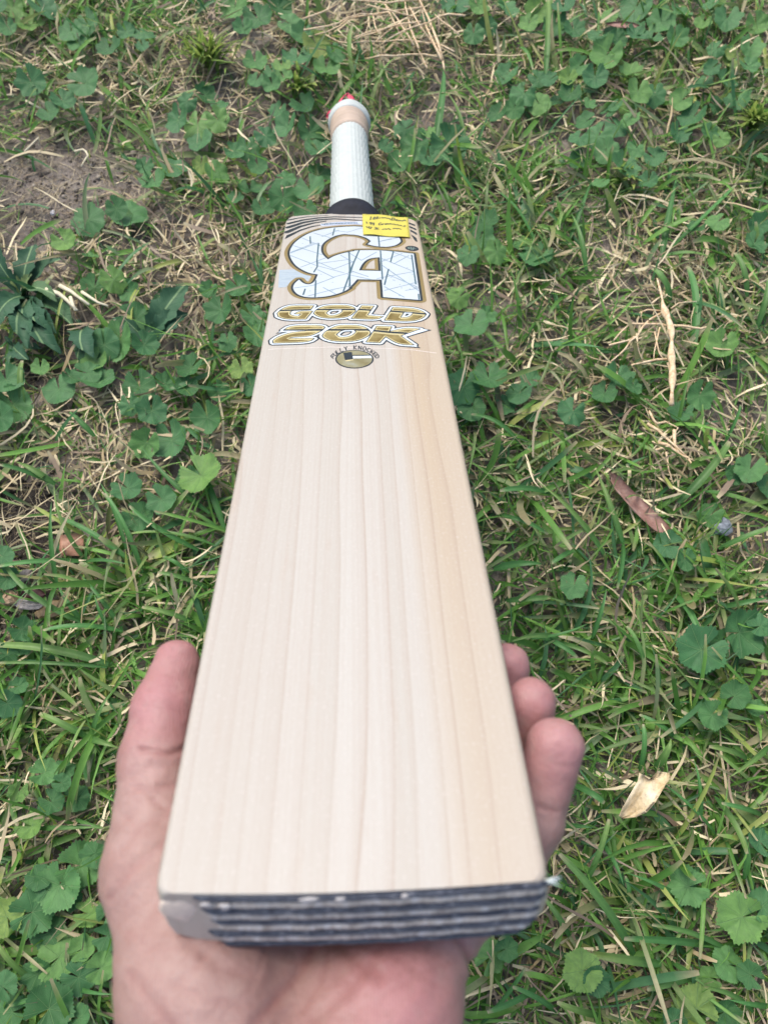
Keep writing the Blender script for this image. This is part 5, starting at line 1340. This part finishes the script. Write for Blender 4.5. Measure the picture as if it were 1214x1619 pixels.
def flat_leaf(name, pts_px, h, mat, label, cat='dry leaf', curl=.004, thick=.0005, warp=None, seed=0):
    """a leaf outline given as left and right edge pairs along its length"""
    r_ = random.Random(seed); rows = []; L = len(pts_px); org = G(*pts_px[0][0], 0.0)
    for i, (a, b) in enumerate(pts_px):
        row = []
        for q in range(7):
            f = q / 6; x = a[0] * (1 - f) + b[0] * f; y = a[1] * (1 - f) + b[1] * f
            hh = h[i] if hasattr(h, '__len__') else h
            hh = hh + curl * (abs(2 * f - 1) ** 2) + (warp(i / (L - 1), f) if warp else 0)
            row.append(G(x, y, hh) - org)
        rows.append(row)
    vs = [p for r in rows for p in r]; n = len(vs); vs += [p - np.array([0, 0, thick]) for p in vs]; fs = []
    for i in range(L - 1):
        for q in range(6):
            a = i * 7 + q; fs += [(a, a + 1, a + 8, a + 7), (n + a + 7, n + a + 8, n + a + 1, n + a)]
    for i in range(L - 1):
        for a, b in ((i * 7, (i + 1) * 7), (i * 7 + 6, (i + 1) * 7 + 6)): fs.append((a, b, n + b, n + a))
    for q in range(6):
        fs.append((q, q + 1, n + q + 1, n + q)); a = (L - 1) * 7 + q; fs.append((a, a + 1, n + a + 1, n + a))
    o = mesh_obj(name, vs, fs, mat); o.location = org; tag(o, label, cat); return o
def leafmat(name, stops, scale=120):
    t = NT(name, .5, .35); co = t.coord(); n1 = t.noise(co, scale, 4, .65); n2 = t.noise(co, scale * 6, 3, .6)
    c = t.ramp(n1, stops); c = t.mix(t.ramp(n2, [(.55, 0), (.75, .35)]), c, (.12, .06, .04)); t.base(c); t.bump(t.math('ADD', n1, n2), .5, .0008); return t.m
BROWN = leafmat('red_brown_leaf', [(.3, (.19, .095, .072)), (.5, (.27, .15, .115)), (.72, (.38, .25, .20))])
flat_leaf('eucalyptus_leaf', [((964, 748), (968, 746)), ((966, 762), (978, 752)), ((973, 775), (990, 766)), ((988, 792), (1004, 780)), ((1002, 808), (1020, 795)), ((1018, 824), (1036, 810)), ((1034, 838), (1052, 826)), ((1046, 844), (1062, 838)), ((1066, 847), (1068, 846))], [.030, .030, .029, .028, .028, .027, .026, .025, .024], BROWN, 'long red-brown dry leaf lying in the grass right of the bat', curl=.0025)
flat_leaf('eucalyptus_leaf', [((958, 38), (958, 36)), ((970, 42), (972, 34)), ((985, 44), (986, 34)), ((1000, 43), (1002, 36)), ((1014, 44), (1015, 42))], .035, BROWN, 'short reddish dry leaf near the top right', curl=.002)
CREAM = leafmat('cream_leaf', [(.3, (.50, .36, .18)), (.48, (.68, .56, .36)), (.7, (.78, .70, .52))], 70)
flat_leaf('curled_leaf', [((978, 1290), (985, 1294)), ((983, 1278), (1004, 1292)), ((992, 1262), (1022, 1284)), ((1000, 1248), (1036, 1268)), ((1008, 1234), (1044, 1254)), ((1010, 1222), (1052, 1240)), ((1026, 1232), (1060, 1230)), ((1040, 1219), (1058, 1222))], [.030, .034, .040, .044, .044, .042, .040, .036], CREAM,
          'cream-coloured curled dry leaf on the grass at lower right', curl=.006, warp=lambda t, f: .004 * math.sin(t * 9 + f * 5) + .002 * math.sin(f * 14))
ORG = leafmat('orange_scrap', [(.3, (.28, .13, .08)), (.55, (.42, .22, .14)), (.75, (.52, .33, .24))], 160)
flat_leaf('leaf_scrap', [((96, 846), (130, 842)), ((95, 858), (133, 852)), ((94, 868), (132, 864)), ((98, 878), (128, 879))], .019, ORG, 'orange-brown leaf scrap among straw at the left', curl=.001)
def chunk(name, cx, cy, rx, ry, col, label, cat, h=.010, seed=0, flat=.5, ang=0.0, rough=.8, n=10):
    r_ = random.Random(seed); c = G(cx, cy, h); z = (c - C_) @ F_; sx, sy = rx * z / FPX, ry * z / FPX / .9; vs, fs = [], []; m = 6
    for i in range(m + 1):
        th = math.pi * i / m
        for k in range(n):
            a = 2 * math.pi * k / n; q = r_.uniform(.78, 1.15)
            x = sx * math.sin(th) * math.cos(a) * q; y = sy * math.sin(th) * math.sin(a) * q
            vs.append((x * math.cos(ang) - y * math.sin(ang), x * math.sin(ang) + y * math.cos(ang), min(sx, sy) * flat * math.cos(th) * q))
    for i in range(m):
        for k in range(n): fs.append((i * n + k, i * n + (k + 1) % n, (i + 1) * n + (k + 1) % n, (i + 1) * n + k))
    mt = leafmat(name + '_mat', [(.3, tuple(x * .55 for x in col)), (.55, col), (.75, tuple(min(1, x * 1.5) for x in col))], 260)
    o = mesh_obj(name, vs, fs, mt, smooth=False); o.location = c; tag(o, label, cat); return o
chunk('pebble', 1139, 832, 19, 14, (.24, .27, .31), 'blue-grey pebble in the grass at the right', 'pebble', .017, 4, .7)
chunk('bark_chip', 42, 955, 24, 8, (.26, .24, .235), 'grey bark chip at the left edge', 'bark chip', .018, 5, .5, -.1)
chunk('bark_chip', 36, 912, 18, 8, (.22, .19, .17), 'brown bark chip slanting, upper of two at left edge', 'bark chip', .018, 6, .5, .7)
chunk('bark_chip', 52, 938, 22, 9, (.07, .025, .025), 'dark red bark chip between two grey chips', 'bark chip', .015, 7, .4, -.15)
chunk('leaf_crumb', 16, 945, 14, 13, (.42, .29, .18), 'crumpled tan leaf at the left edge', 'dry leaf', .020, 8, .8)
chunk('leaf_crumb', 92, 962, 34, 14, (.17, .12, .06), 'mossy brown crumpled leaf under grass at left', 'dry leaf', .016, 9, .4, .2)
chunk('leaf_crumb', 5, 1035, 10, 20, (.45, .40, .08), 'yellow withered leaf at the left edge', 'dry leaf', .016, 10, .4)
chunk('leaf_crumb', 33, 1105, 20, 12, (.22, .12, .07), 'brown crumpled leaf level with the thumb tip at left', 'dry leaf', .008, 11, .4)
chunk('stone_chip', 84, 336, 4, 4, (.6, .6, .62), 'tiny white stone chip on the bare soil', 'stone', .012, 12, .8)
